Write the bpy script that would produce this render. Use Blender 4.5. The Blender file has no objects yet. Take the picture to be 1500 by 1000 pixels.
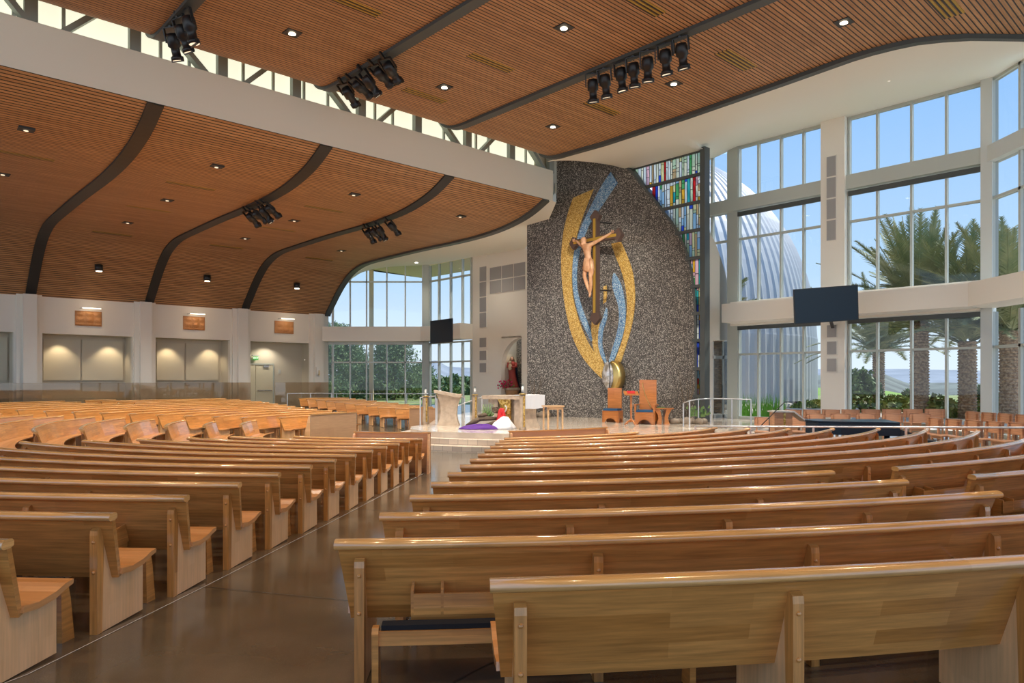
import bpy, math, random
from math import sin, cos, pi, sqrt, atan2, hypot
from mathutils import Vector, Matrix
random.seed(7)
S_ = bpy.context.scene; COL = S_.collection
F_, HY, HC = 1042.0, 556.0, 1.64           # focal length (px), horizon row, eye height: used to turn measurements into metres
CX, CY = -1.911, 23.329                    # centre of the pew arcs
SL = .033; RC = hypot(CX, CY)
def P(px, py, Y): return ((px-750)/F_*Y, Y, HC+(HY-py)/F_*Y)
def PZ(px, py, z):
    Y = (z-HC)*F_/(HY-py); return ((px-750)/F_*Y, Y, z)
def lerp(a, b, t): return a+(b-a)*t
def interp(tab, x):
    if x <= tab[0][0]: return tab[0][1]
    for (a, b), (c, d) in zip(tab, tab[1:]):
        if x <= c: return b+(d-b)*(x-a)/(c-a)
    return tab[-1][1]
# building frame: s runs along the clerestory beam, q away from it to the far left
DU = (.7338, .6794); DW = (-.679, .734); P0 = (1.73, 30.0)
def W(s, q, z=0): return (P0[0]+DU[0]*s+DW[0]*q, P0[1]+DU[1]*s+DW[1]*q, z)
def SQ(x, y):
    dx, dy = x-P0[0], y-P0[1]; det = DU[0]*DW[1]-DW[0]*DU[1]
    return ((dx*DW[1]-DW[0]*dy)/det, (DU[0]*dy-dx*DU[1])/det)
def s_at(px, q):      # s where the vertical plane q=const crosses image column px
    k = (px-750)/F_; ax, ay = P0[0]+DW[0]*q, P0[1]+DW[1]*q
    return (k*ay-ax)/(DU[0]-k*DU[1])
def q_at(px, s):
    k = (px-750)/F_; ax, ay = P0[0]+DU[0]*s, P0[1]+DU[1]*s
    return (k*ay-ax)/(DW[0]-k*DW[1])
def floor_z(x, y):
    R = hypot(x-CX, y-CY); return SL*(min(max(R, 7.0), RC)-RC)
# ------------------------------------------------------------------ materials
MATS = {}
def nd(nt, t, **k):
    n = nt.nodes.new(t)
    for a, b in k.items(): setattr(n, a, b)
    return n
def mat(name, col, rough=.5, metal=0, coat=0, bump=None, var=None, spec=.5, emis=None, estr=0, alpha=None):
    m = bpy.data.materials.new(name); m.use_nodes = True; nt = m.node_tree; b = nt.nodes['Principled BSDF']
    b.inputs['Base Color'].default_value = (*col, 1); b.inputs['Roughness'].default_value = rough
    b.inputs['Metallic'].default_value = metal; b.inputs['Coat Weight'].default_value = coat
    b.inputs['Coat Roughness'].default_value = .08; b.inputs['Specular IOR Level'].default_value = spec
    if emis: b.inputs['Emission Color'].default_value = (*emis, 1); b.inputs['Emission Strength'].default_value = estr
    tc = nd(nt, 'ShaderNodeTexCoord')
    if var:      # (scale, second colour, lo, hi)
        n = nd(nt, 'ShaderNodeTexNoise'); n.inputs['Scale'].default_value = var[0]; n.inputs['Detail'].default_value = 4
        r = nd(nt, 'ShaderNodeMapRange'); r.inputs[1].default_value = var[2]; r.inputs[2].default_value = var[3]
        x = nd(nt, 'ShaderNodeMix', data_type='RGBA'); x.inputs[6].default_value = (*col, 1); x.inputs[7].default_value = (*var[1], 1)
        L = nt.links.new; L(tc.outputs['Object'], n.inputs['Vector']); L(n.outputs[0], r.inputs[0]); L(r.outputs[0], x.inputs[0]); L(x.outputs[2], b.inputs['Base Color'])
    if bump:
        n = nd(nt, 'ShaderNodeTexNoise'); n.inputs['Scale'].default_value = bump[0]
        u = nd(nt, 'ShaderNodeBump'); u.inputs['Strength'].default_value = bump[1]; u.inputs['Distance'].default_value = .02
        nt.links.new(tc.outputs['Object'], n.inputs['Vector']); nt.links.new(n.outputs[0], u.inputs['Height']); nt.links.new(u.outputs[0], b.inputs['Normal'])
    MATS[name] = m; return m
def wood(name, c1, c2, bw=1.1, bh=.085, rough=.28, coat=.35, grain=.35):
    m = mat(name, c1, rough, coat=coat); nt = m.node_tree; b = nt.nodes['Principled BSDF']; L = nt.links.new
    uv = nd(nt, 'ShaderNodeUVMap'); br = nd(nt, 'ShaderNodeTexBrick')
    br.inputs['Scale'].default_value = 1; br.inputs['Mortar Size'].default_value = .0
    br.inputs['Brick Width'].default_value = bw; br.inputs['Row Height'].default_value = bh; br.offset = .37
    br.inputs['Color1'].default_value = (*c1, 1); br.inputs['Color2'].default_value = (*c2, 1); br.inputs['Mortar'].default_value = (*c2, 1)
    mp = nd(nt, 'ShaderNodeMapping'); mp.inputs['Scale'].default_value = (2.2, 38, 1)
    n = nd(nt, 'ShaderNodeTexNoise'); n.inputs['Scale'].default_value = 1.0; n.inputs['Detail'].default_value = 5; n.inputs['Roughness'].default_value = .6
    r = nd(nt, 'ShaderNodeMapRange'); r.inputs[1].default_value = .3; r.inputs[2].default_value = .7; r.inputs[3].default_value = 1-grain; r.inputs[4].default_value = 1+grain*.4
    mx = nd(nt, 'ShaderNodeMix', data_type='RGBA', blend_type='MULTIPLY'); mx.inputs[0].default_value = 1
    L(uv.outputs[0], br.inputs['Vector']); L(uv.outputs[0], mp.inputs[0]); L(mp.outputs[0], n.inputs['Vector']); L(n.outputs[0], r.inputs[0])
    L(br.outputs[0], mx.inputs[6]); L(r.outputs[0], mx.inputs[7]); L(mx.outputs[2], b.inputs['Base Color'])
    return m
wood('pew_wood', (.70, .32, .085), (.50, .205, .045), coat=.6)
wood('pew_rail', (.76, .42, .15), (.66, .34, .10), bh=.3, rough=.2, coat=1.0)
wood('pew_end', (.95, .57, .28), (.86, .49, .22), bw=2, bh=.11, grain=.15)
wood('seat_wood', (.66, .32, .12), (.56, .25, .08), grain=.15, coat=.75)
wood('choir_wood', (.62, .32, .17), (.54, .26, .13), bh=.3, coat=.1, rough=.45)
wood('chair_wood', (.55, .20, .05), (.45, .15, .035), bh=.25)
wood('light_wood', (.78, .50, .26), (.72, .44, .22), bh=.3)
wood('panel_wood', (.60, .36, .20), (.54, .31, .17), bw=3, bh=.5, grain=.15)
def slat(name, c1, c2, pitch=.115):
    m = wood(name, c1, c2, bw=3.2, bh=pitch, rough=.5, coat=0, grain=.35); nt = m.node_tree; b = nt.nodes['Principled BSDF']; L = nt.links.new
    mx = [n for n in nt.nodes if n.type == 'MIX'][0]; uv = [n for n in nt.nodes if n.type == 'UVMAP'][0]
    sp = nd(nt, 'ShaderNodeSeparateXYZ'); L(uv.outputs[0], sp.inputs[0])
    d = nd(nt, 'ShaderNodeMath', operation='DIVIDE'); d.inputs[1].default_value = pitch; L(sp.outputs[1], d.inputs[0])
    f = nd(nt, 'ShaderNodeMath', operation='FRACT'); L(d.outputs[0], f.inputs[0])
    g = nd(nt, 'ShaderNodeMath', operation='LESS_THAN'); g.inputs[1].default_value = .25; L(f.outputs[0], g.inputs[0])
    x = nd(nt, 'ShaderNodeMix', data_type='RGBA'); L(g.outputs[0], x.inputs[0]); L(mx.outputs[2], x.inputs[6]); x.inputs[7].default_value = (.012, .008, .006, 1)
    L(x.outputs[2], b.inputs['Base Color'])
    # rounded slat faces
    tri = nd(nt, 'ShaderNodeMath', operation='PINGPONG'); tri.inputs[1].default_value = .5
    a = nd(nt, 'ShaderNodeMath', operation='SUBTRACT'); a.inputs[1].default_value = .1; L(f.outputs[0], a.inputs[0]); L(a.outputs[0], tri.inputs[0])
    sm = nd(nt, 'ShaderNodeMapRange'); sm.inputs[1].default_value = .04; sm.inputs[2].default_value = .16; L(tri.outputs[0], sm.inputs[0])
    u = nd(nt, 'ShaderNodeBump'); u.inputs['Strength'].default_value = .5; u.inputs['Distance'].default_value = .02; L(sm.outputs[0], u.inputs['Height']); L(u.outputs[0], b.inputs['Normal'])
    return m
slat('ceiling_slats', (.58, .32, .145), (.45, .23, .095))
mat('white_plaster', (.86, .83, .75), .7); mat('soffit', (.88, .88, .79), .6); mat('beam_paint', (.84, .80, .68), .7)
mat('frame_paint', (.50, .54, .50), .45); mat('frame_light', (.62, .65, .62), .4); mat('truss', (.30, .33, .30), .5)
mat('taupe', (.66, .61, .50), .8); mat('fabric_panel', (.70, .65, .52), .9, bump=(300, .2)); mat('door_paint', (.74, .69, .52), .5)
mat('black_steel', (.030, .028, .026), .5); mat('rib_steel', (.07, .08, .078), .45); mat('blackbody', (.012, .012, .013), .4)
mat('screen', (.010, .024, .042), .3, spec=.25); mat('chrome', (.6, .6, .6), .25, 1); mat('rail_metal', (.62, .64, .66), .35, .4)
mat('grille', (.36, .36, .36), .6); mat('travertine', (.44, .335, .24), .4, var=(6, (.58, .46, .34), .35, .65)); mat('pad', (.006, .006, .008), .9)
mat('gold', (.72, .48, .13), .35, .8, bump=(60, .5)); mat('goldleaf', (.75, .55, .2), .3, 1); mat('linen', (.82, .83, .86), .85)
mat('corpus_wood', (.72, .42, .24), .5, var=(5, (.60, .31, .16), .4, .6)); mat('cross_wood', (.10, .062, .05), .45); mat('cross_gold', (.50, .31, .05), .4, .3)
mat('blue_cushion', (.015, .07, .16), .8); mat('red', (.55, .015, .02), .6); mat('purple', (.09, .02, .22), .8); mat('skin', (.66, .38, .26), .5)
mat('mantle', (.05, .06, .10), .6); mat('robe', (.36, .05, .035), .6); mat('cream_veil', (.68, .52, .34), .6); mat('log', (.12, .085, .055), .9, bump=(20, .8))
mat('leaf', (.08, .16, .04), .6, var=(3, (.17, .26, .07), .35, .65)); mat('bush_leaf', (.18, .27, .06), .6, var=(2, (.42, .42, .12), .4, .7))
mat('palm_leaf', (.22, .27, .12), .5, var=(1.5, (.40, .40, .2), .35, .65)); mat('palm_trunk', (.28, .18, .12), .9, var=(9, (.55, .40, .27), .4, .6), bump=(18, 1))
mat('pine_leaf', (.09, .16, .06), .7, var=(.8, (.22, .30, .11), .35, .65)); mat('bark', (.16, .11, .08), .9); mat('grass', (.20, .28, .06), .9, var=(.3, (.36, .38, .14), .35, .65))
mat('reed', (.16, .42, .03), .6); mat('paving', (.62, .54, .44), .8, var=(1.5, (.72, .64, .53), .4, .6)); mat('eave', (.90, .74, .48), .7)
mat('dome_metal', (.55, .56, .57), .5, .15); mat('flowers', (.6, .02, .12), .6); mat('stone', (.25, .2, .15), .9); mat('tan_wood', (.5, .27, .12), .6)
mat('field', (.17, .33, .03), .9, var=(.02, (.28, .42, .06), .35, .65)); mat('scrub', (.12, .125, .10), .9, var=(.012, (.22, .24, .19), .4, .6))
mat('ridge_haze', (.27, .30, .33), .95, var=(.004, (.34, .37, .40), .4, .6)); mat('groundcover', (.20, .20, .08), .95, var=(.6, (.46, .38, .25), .4, .6))  # far ridges: aerial haze is painted into their grey-blue base colour
mat('relief', (.55, .25, .09), .5, bump=(14, 1)); mat('green_sign', (.02, .3, .04), .5, emis=(.03, .5, .06), estr=.6); mat('sign_white', (.9, .9, .9), .5, emis=(1, 1, 1), estr=.8)
mat('lamp_glow', (1, 1, 1), .5, emis=(1, .86, .62), estr=9); mat('bar_glow', (1, 1, 1), .5, emis=(1, .9, .72), estr=2.2); mat('candle', (.85, .83, .78), .5)
mat('crystal', (.62, .62, .64), .15, .3, var=(5, (.30, .27, .22), .4, .6)); mat('clerestory', (.8, .8, .68), .6, emis=(.93, .93, .72), estr=.92, var=(.35, (.7, .7, .62), .35, .7))
mat('music_desk', (.55, .5, .45), .4); mat('tile_step', (.66, .54, .42), .35, var=(7, (.46, .35, .26), .42, .6))
mat('lens_glow', (.2, .18, .15), .2, emis=(1, .8, .55), estr=1.2)
# polished concrete
def concrete():
    m = mat('concrete', (.15, .11, .075), .13, spec=.6); nt = m.node_tree; b = nt.nodes['Principled BSDF']; L = nt.links.new; tc = nd(nt, 'ShaderNodeTexCoord')
    n = nd(nt, 'ShaderNodeTexNoise'); n.inputs['Scale'].default_value = .9; n.inputs['Detail'].default_value = 5; v = nd(nt, 'ShaderNodeTexVoronoi'); v.inputs['Scale'].default_value = 110
    r = nd(nt, 'ShaderNodeMapRange'); r.inputs[1].default_value = .35; r.inputs[2].default_value = .65; x = nd(nt, 'ShaderNodeMix', data_type='RGBA'); x.inputs[6].default_value = (.078, .062, .042, 1); x.inputs[7].default_value = (.145, .117, .08, 1)
    r2 = nd(nt, 'ShaderNodeMapRange'); r2.inputs[1].default_value = .12; r2.inputs[2].default_value = .25; r2.inputs[3].default_value = .3; r2.inputs[4].default_value = 0; y = nd(nt, 'ShaderNodeMix', data_type='RGBA'); y.inputs[7].default_value = (.28, .24, .18, 1)
    for t in (n, v): L(tc.outputs['Object'], t.inputs['Vector'])
    L(n.outputs[0], r.inputs[0]); L(r.outputs[0], x.inputs[0]); L(x.outputs[2], y.inputs[6]); L(v.outputs[0], r2.inputs[0]); L(r2.outputs[0], y.inputs[0]); L(y.outputs[2], b.inputs['Base Color'])
    r3 = nd(nt, 'ShaderNodeMapRange'); r3.inputs[3].default_value = .10; r3.inputs[4].default_value = .2; L(n.outputs[0], r3.inputs[0]); L(r3.outputs[0], b.inputs['Roughness'])
concrete()
def mosaic(name, cols, scale=38, rough=.35, metal=0):
    m = mat(name, cols[0], rough, metal); nt = m.node_tree; b = nt.nodes['Principled BSDF']; L = nt.links.new; tc = nd(nt, 'ShaderNodeTexCoord')
    v = nd(nt, 'ShaderNodeTexVoronoi'); v.inputs['Scale'].default_value = scale; s = nd(nt, 'ShaderNodeSeparateColor'); cr = nd(nt, 'ShaderNodeValToRGB')
    e = cr.color_ramp; e.interpolation = 'CONSTANT'
    while len(e.elements) < len(cols): e.elements.new(.5)
    for i, c in enumerate(cols): e.elements[i].position = i/len(cols); e.elements[i].color = (*c, 1)
    L(tc.outputs['Object'], v.inputs['Vector']); L(v.outputs['Color'], s.inputs[0]); L(s.outputs[0], cr.inputs[0]); L(cr.outputs[0], b.inputs['Base Color'])
    v2 = nd(nt, 'ShaderNodeBump'); v2.inputs['Strength'].default_value = .5; v2.inputs['Distance'].default_value = .015; L(s.outputs[1], v2.inputs['Height']); L(v2.outputs[0], b.inputs['Normal'])
    return m
mosaic('mosaic_grey', [(.055, .048, .04), (.085, .075, .064), (.04, .035, .03), (.20, .18, .155), (.06, .054, .046), (.46, .42, .37)], scale=42)
mosaic('mosaic_gold', [(.55, .30, .05), (.75, .50, .14), (.38, .19, .03), (.80, .58, .2), (.60, .36, .08)], metal=.25)
mosaic('mosaic_blue', [(.11, .25, .42), (.24, .42, .58), (.05, .13, .30), (.50, .62, .68), (.15, .30, .48)])
mosaic('mosaic_goldtile', [(.55, .33, .06), (.75, .52, .16), (.35, .2, .04)], scale=18, metal=.5)
def glass(name, tint, gl=.06):
    m = bpy.data.materials.new(name); m.use_nodes = True; nt = m.node_tree; nt.nodes.clear(); L = nt.links.new
    o = nd(nt, 'ShaderNodeOutputMaterial'); t = nd(nt, 'ShaderNodeBsdfTransparent'); t.inputs[0].default_value = (*tint, 1)
    g = nd(nt, 'ShaderNodeBsdfGlossy'); g.inputs['Roughness'].default_value = .02; x = nd(nt, 'ShaderNodeMixShader'); x.inputs[0].default_value = gl
    L(t.outputs[0], x.inputs[1]); L(g.outputs[0], x.inputs[2]); L(x.outputs[0], o.inputs[0]); MATS[name] = m
glass('glass', (.58, .60, .60), .04); glass('glass_tint', (.80, .74, .67), .06); glass('glass_clear', (.86, .9, .9), .08)
def artglass(name, c):
    m = bpy.data.materials.new(name); m.use_nodes = True; nt = m.node_tree; nt.nodes.clear(); L = nt.links.new
    o = nd(nt, 'ShaderNodeOutputMaterial'); t = nd(nt, 'ShaderNodeBsdfTranslucent'); t.inputs[0].default_value = (*[k*.95 for k in c], 1)
    tr = nd(nt, 'ShaderNodeBsdfTransparent'); tr.inputs[0].default_value = (*[k*.75 for k in c], 1); x = nd(nt, 'ShaderNodeMixShader'); x.inputs[0].default_value = .22
    L(t.outputs[0], x.inputs[1]); L(tr.outputs[0], x.inputs[2]); L(x.outputs[0], o.inputs[0]); MATS[name] = m
ART = [('cream', (.95, .92, .68)), ('white', (.95, .97, .92)), ('sky', (.45, .72, .92)), ('cobalt', (.05, .12, .75)), ('teal', (.05, .5, .5)), ('green', (.12, .5, .16)), ('amber', (.95, .5, .05)), ('tan', (.75, .5, .25)), ('pink', (.85, .5, .55)), ('scarlet', (.7, .03, .03)), ('pale_green', (.7, .85, .55)), ('straw', (.9, .82, .4))]
for n_, c_ in ART: artglass('art_'+n_, c_)
# ------------------------------------------------------------------ mesh builder
class MB:
    def __init__(s): s.v = []; s.f = []; s.uv = []; s.sm = []; s.mi = []; s.cm = 0; s.vert = False
    def face(s, idx, uv=None, smooth=False): s.f.append(tuple(idx)); s.uv.append(uv); s.sm.append(smooth); s.mi.append(s.cm)
    def poly(s, pts, uv=None, smooth=False):
        b = len(s.v); s.v += [tuple(p) for p in pts]; s.face(range(b, b+len(pts)), uv, smooth); return s
    def hexa(s, p):   # 8 points: bottom 4 ccw, top 4 ccw
        b = len(s.v); s.v += [tuple(x) for x in p]
        for q in ((0, 3, 2, 1), (4, 5, 6, 7), (0, 1, 5, 4), (1, 2, 6, 5), (2, 3, 7, 6), (3, 0, 4, 7)): s.face([b+i for i in q])
        return s
    def box(s, x0, x1, y0, y1, z0, z1): return s.hexa([(x0, y0, z0), (x1, y0, z0), (x1, y1, z0), (x0, y1, z0), (x0, y0, z1), (x1, y0, z1), (x1, y1, z1), (x0, y1, z1)])
    def sqbox(s, s0, s1, q0, q1, z0, z1): return s.hexa([W(s0, q0, z0), W(s1, q0, z0), W(s1, q1, z0), W(s0, q1, z0), W(s0, q0, z1), W(s1, q0, z1), W(s1, q1, z1), W(s0, q1, z1)])
    def bar(s, a, b, w, h=None, up=(0, 0, 1)):   # rectangular bar between points
        h = h or w; a = Vector(a); b = Vector(b); d = (b-a).normalized(); u = Vector(up)
        if abs(d.dot(u)) > .99: u = Vector((0, 1, 0))
        r = d.cross(u).normalized()*w/2; t = r.cross(d).normalized()*h/2
        return s.hexa([a-r-t, a+r-t, b+r-t, b-r-t, a-r+t, a+r+t, b+r+t, b-r+t])
    def prism(s, pts, off):   # polygon + offset vector
        n = len(pts); b = len(s.v); o = Vector(off); s.v += [tuple(p) for p in pts]+[tuple(Vector(p)+o) for p in pts]
        s.face(range(b, b+n)); s.face([b+n+i for i in reversed(range(n))])
        for i in range(n): j = (i+1) % n; s.face((b+j, b+i, b+n+i, b+n+j))
        return s
    def rings(s, rings, caps=True, smooth=True, closed=True):
        n = len(rings[0]); b = len(s.v)
        for r in rings: s.v += [tuple(p) for p in r]
        for i in range(len(rings)-1):
            for j in range(n if closed else n-1):
                k = (j+1) % n; s.face((b+i*n+j, b+i*n+k, b+(i+1)*n+k, b+(i+1)*n+j), None, smooth)
        if caps: s.face([b+j for j in reversed(range(n))]); s.face([b+(len(rings)-1)*n+j for j in range(n)])
        return s
    def lathe(s, c, prof, n=16, sx=1, sy=1, rot=0):
        return s.rings([[(c[0]+cos(rot+2*pi*j/n)*r*sx, c[1]+sin(rot+2*pi*j/n)*r*sy, c[2]+z) for j in range(n)] for r, z in prof])
    def tube(s, pts, r, n=8):
        R = []; pts = [Vector(p) for p in pts]
        for i, p in enumerate(pts):
            d = (pts[min(i+1, len(pts)-1)]-pts[max(i-1, 0)]).normalized(); u = Vector((0, 0, 1)) if abs(d.z) < .95 else Vector((0, 1, 0))
            a = d.cross(u).normalized(); b = d.cross(a); rr = r[i] if isinstance(r, (list, tuple)) else r
            R.append([p+a*cos(2*pi*j/n)*rr+b*sin(2*pi*j/n)*rr for j in range(n)])
        return s.rings(R)
    def ball(s, c, r, n=10, m=6):
        if not isinstance(r, (tuple, list)): r = (r, r, r)
        return s.rings([[(c[0]+r[0]*sin(pi*(i+.02)/(m+.04))*cos(2*pi*j/n), c[1]+r[1]*sin(pi*(i+.02)/(m+.04))*sin(2*pi*j/n), c[2]-r[2]*cos(pi*(i+.02)/(m+.04))) for j in range(n)] for i in range(m+1)])
    def grid(s, f, nu, nv, uvf=None, smooth=True):
        b = len(s.v)
        for i in range(nu+1):
            for j in range(nv+1): s.v.append(tuple(f(i/nu, j/nv)))
        for i in range(nu):
            for j in range(nv):
                a = b+i*(nv+1)+j; s.face((a, a+nv+1, a+nv+2, a+1), [uvf(x/nu, y/nv) for x, y in ((i, j), (i+1, j), (i+1, j+1), (i, j+1))] if uvf else None, smooth)
        return s
    def build(s, name, m, parent=None, origin=None):
        me = bpy.data.meshes.new(name); o = Vector(origin) if origin else Vector((0, 0, 0))
        me.from_pydata([tuple(Vector(v)-o) for v in s.v] if origin else s.v, [], s.f)
        ms = m if isinstance(m, list) else [m]
        for k in ms: me.materials.append(MATS[k])
        me.polygons.foreach_set('use_smooth', s.sm)
        if len(ms) > 1: me.polygons.foreach_set('material_index', s.mi)
        ul = me.uv_layers.new(name='UVMap'); d = ul.data
        for pl, uv in zip(me.polygons, s.uv):
            if uv:
                for li, c in zip(pl.loop_indices, uv): d[li].uv = c
            else:
                n = pl.normal; ax = max(range(3), key=lambda i: abs(n[i]))
                for li in pl.loop_indices:
                    c = me.vertices[me.loops[li].vertex_index].co
                    if s.vert and ax < 2: d[li].uv = (c.z, c.y if ax == 0 else c.x); continue
                    d[li].uv = (c.y, c.z) if ax == 0 else (c.x, c.z) if ax == 1 else (c.x, c.y)
        me.update(); ob = bpy.data.objects.new(name, me); COL.objects.link(ob); ob.location = o
        if parent is not None:
            ob.parent = parent
            if not origin: pass
            ob.matrix_parent_inverse = PINV.get(parent.name, parent.matrix_basis).inverted() if False else Matrix.LocRotScale(parent.location, parent.rotation_euler, parent.scale).inverted() if parent.parent is None else (Matrix.LocRotScale(parent.location, parent.rotation_euler, parent.scale).inverted())
        return ob
PINV = {}
def tag(o, label, cat, group=None):
    o['label'] = label; o['category'] = cat
    if group: o['group'] = group
    return o
def thing(name, label, cat, loc=(0, 0, 0), group=None, rz=0):
    o = bpy.data.objects.new(name, None); COL.objects.link(o); o.location = loc; o.rotation_euler = (0, 0, rz); o.empty_display_size = .2
    return tag(o, label, cat, group)
def struct(o, kind='structure'): o['kind'] = kind; return o
# world coordinates are used for all part meshes; a part mesh is stored relative to its thing
def part(mb, name, m, parent, label=None):
    ob = MB.build(mb, name, m); 
    root = parent
    ob.parent = parent
    M = Matrix.Identity(4)
    chain = []; p = parent
    while p is not None: chain.append(p); p = p.parent
    for p in reversed(chain): M = M @ p.matrix_parent_inverse @ Matrix.LocRotScale(p.location, p.rotation_euler, p.scale)
    # move the mesh into the parent's space
    ob.data.transform(M.inverted())
    if label: ob['label'] = label
    return ob
def sweep(prof, R, a0, a1, n, uoff=0, inset=None, zf=0, vs=1.0, sm=False):
    """sweep an (outward offset, height) polygon around the pew centre"""
    mb = MB(); m = len(prof); cum = [0]
    for i in range(m): x = prof[i]; y = prof[(i+1) % m]; cum.append(cum[-1]+hypot(x[0]-y[0], x[1]-y[1]))
    for i in range(n+1):
        for j, (dr, z) in enumerate(prof):
            ins = (inset[j] if inset else 0)/R; a = lerp(a0+ins, a1-ins, i/n); r = R+dr
            mb.v.append((CX+r*sin(a), CY-r*cos(a), zf+z))
    for i in range(n):
        for j in range(m):
            k = (j+1) % m; u0 = uoff+R*lerp(a0, a1, i/n); u1 = uoff+R*lerp(a0, a1, (i+1)/n)
            mb.face((i*m+j, (i+1)*m+j, (i+1)*m+k, i*m+k), [(u0, cum[j]+vs), (u1, cum[j]+vs), (u1, cum[j+1]+vs), (u0, cum[j+1]+vs)], sm)
    mb.face(reversed(range(m))); mb.face([n*m+j for j in range(m)])
    return mb
# ------------------------------------------------------------------ camera, sky, sun
cam = bpy.data.cameras.new('camera'); co = bpy.data.objects.new('camera', cam); COL.objects.link(co); S_.camera = co
co.location = (0, 0, HC); co.rotation_euler = (pi/2, 0, 0); cam.sensor_width = 36; cam.lens = F_/1500*36; cam.shift_y = (HY-500)/1500; cam.clip_end = 20000; cam.clip_start = .05
w = bpy.data.worlds.new('sky'); S_.world = w; w.use_nodes = True; nt = w.node_tree; bg = nt.nodes['Background']
tc = nd(nt, 'ShaderNodeTexCoord'); sp = nd(nt, 'ShaderNodeSeparateXYZ'); cr = nd(nt, 'ShaderNodeValToRGB'); nt.links.new(tc.outputs['Generated'], sp.inputs[0])
nt.links.new(sp.outputs[2], cr.inputs[0]); nt.links.new(cr.outputs[0], bg.inputs[0])
els = cr.color_ramp.elements; els[0].position = 0; els[0].color = (.80, .90, 1, 1); els[1].position = .55; els[1].color = (.22, .44, .93, 1)
for p_, c_ in ((.06, (.72, .86, 1)), (.14, (.52, .74, 1)), (.32, (.33, .58, .98))):
    e = els.new(p_); e.color = (*c_, 1)
bg.inputs[1].default_value = 1.75
sun = bpy.data.lights.new('sun', 'SUN'); sun.energy = 7.0; sun.angle = .01; sun.color = (1, .95, .86); so = bpy.data.objects.new('sun', sun); COL.objects.link(so)
so.rotation_euler = Vector((-.62, -.20, -.95)).to_track_quat('-Z', 'Y').to_euler()
S_.view_settings.view_transform = 'Standard'; S_.view_settings.look = 'None'; S_.view_settings.exposure = 0; S_.view_settings.gamma = 1; S_.view_settings.use_curve_mapping = False
cy = S_.cycles; cy.max_bounces = 8; cy.diffuse_bounces = 5; cy.glossy_bounces = 4; cy.transparent_max_bounces = 16; cy.caustics_reflective = False; cy.caustics_refractive = False; cy.sample_clamp_indirect = 4; cy.use_denoising = True
def lamp(name, kind, loc, energy, col, size=.1, aim=None, spot=None, blend=.6):
    l = bpy.data.lights.new(name, kind); l.energy = energy; l.color = col; o = bpy.data.objects.new(name, l); COL.objects.link(o); o.location = loc
    if kind == 'SPOT': l.spot_size = spot; l.spot_blend = blend; l.shadow_soft_size = size
    elif kind == 'POINT': l.shadow_soft_size = size
    if aim is not None: o.rotation_euler = (Vector(aim)-Vector(loc)).to_track_quat('-Z', 'Y').to_euler()
    return o
# ------------------------------------------------------------------ floor
def radial_floor():
    mb = MB(); rr = [0.01, 3, 7, 10, 14, 18, RC, 27, 32]; n = 72
    for r in rr:
        for j in range(n):
            a = 2*pi*j/n; x, y = CX+r*sin(a), CY-r*cos(a); mb.v.append((x, y, floor_z(x, y)))
    for i in range(len(rr)-1):
        for j in range(n): k = (j+1) % n; mb.face((i*n+j, (i+1)*n+j, (i+1)*n+k, i*n+k), None, True)
    return mb
# keep only the floor inside the building: drop faces beyond the walls
fl = radial_floor(); mbf = MB(); mbf.v = fl.v
for f in fl.f:
    c = [sum(fl.v[i][k] for i in f)/4 for k in range(3)]; s_, q_ = SQ(c[0], c[1])
    if q_ < 20.5 and s_ < 6.5 and c[0] < 17 and c[1] < 44.5: mbf.face(f, None, True)
struct(mbf.build('floor', 'concrete'))
jb = MB()     # floor joints
def joint(pts, wd, mb):
    for a, b in zip(pts, pts[1:]):
        a = Vector((a[0], a[1], 0)); b = Vector((b[0], b[1], 0)); n = Vector((-(b-a).y, (b-a).x, 0)).normalized()*wd/2
        mb.poly([(p.x, p.y, floor_z(p.x, p.y)+.004) for p in (a-n, b-n, b+n, a+n)])
jl = MB(); joint([(-3.6, 2.2), (-2.93, 4.3), (-2.74, 6.5), (-2.5, 9.8), (-2.2, 14.5), (-1.98, 17.2)], .006, jl); struct(jl.build('trim_1', 'linen'))
jd = MB(); joint([(-1.5, 2.3), (-.2, 4.4), (1.5, 6.5), (3.5, 8)], .01, jd); joint([(-3.2, 6.5), (-.4, 5.6)], .008, jd); joint([(-2.5, 11), (-.4, 10.6)], .01, jd); joint([(-2.2, 16), (0, 15.5)], .01, jd); joint([(.6, 2.2), (1.6, 4.5)], .01, jd); struct(jd.build('trim_2', 'black_steel'))
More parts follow.
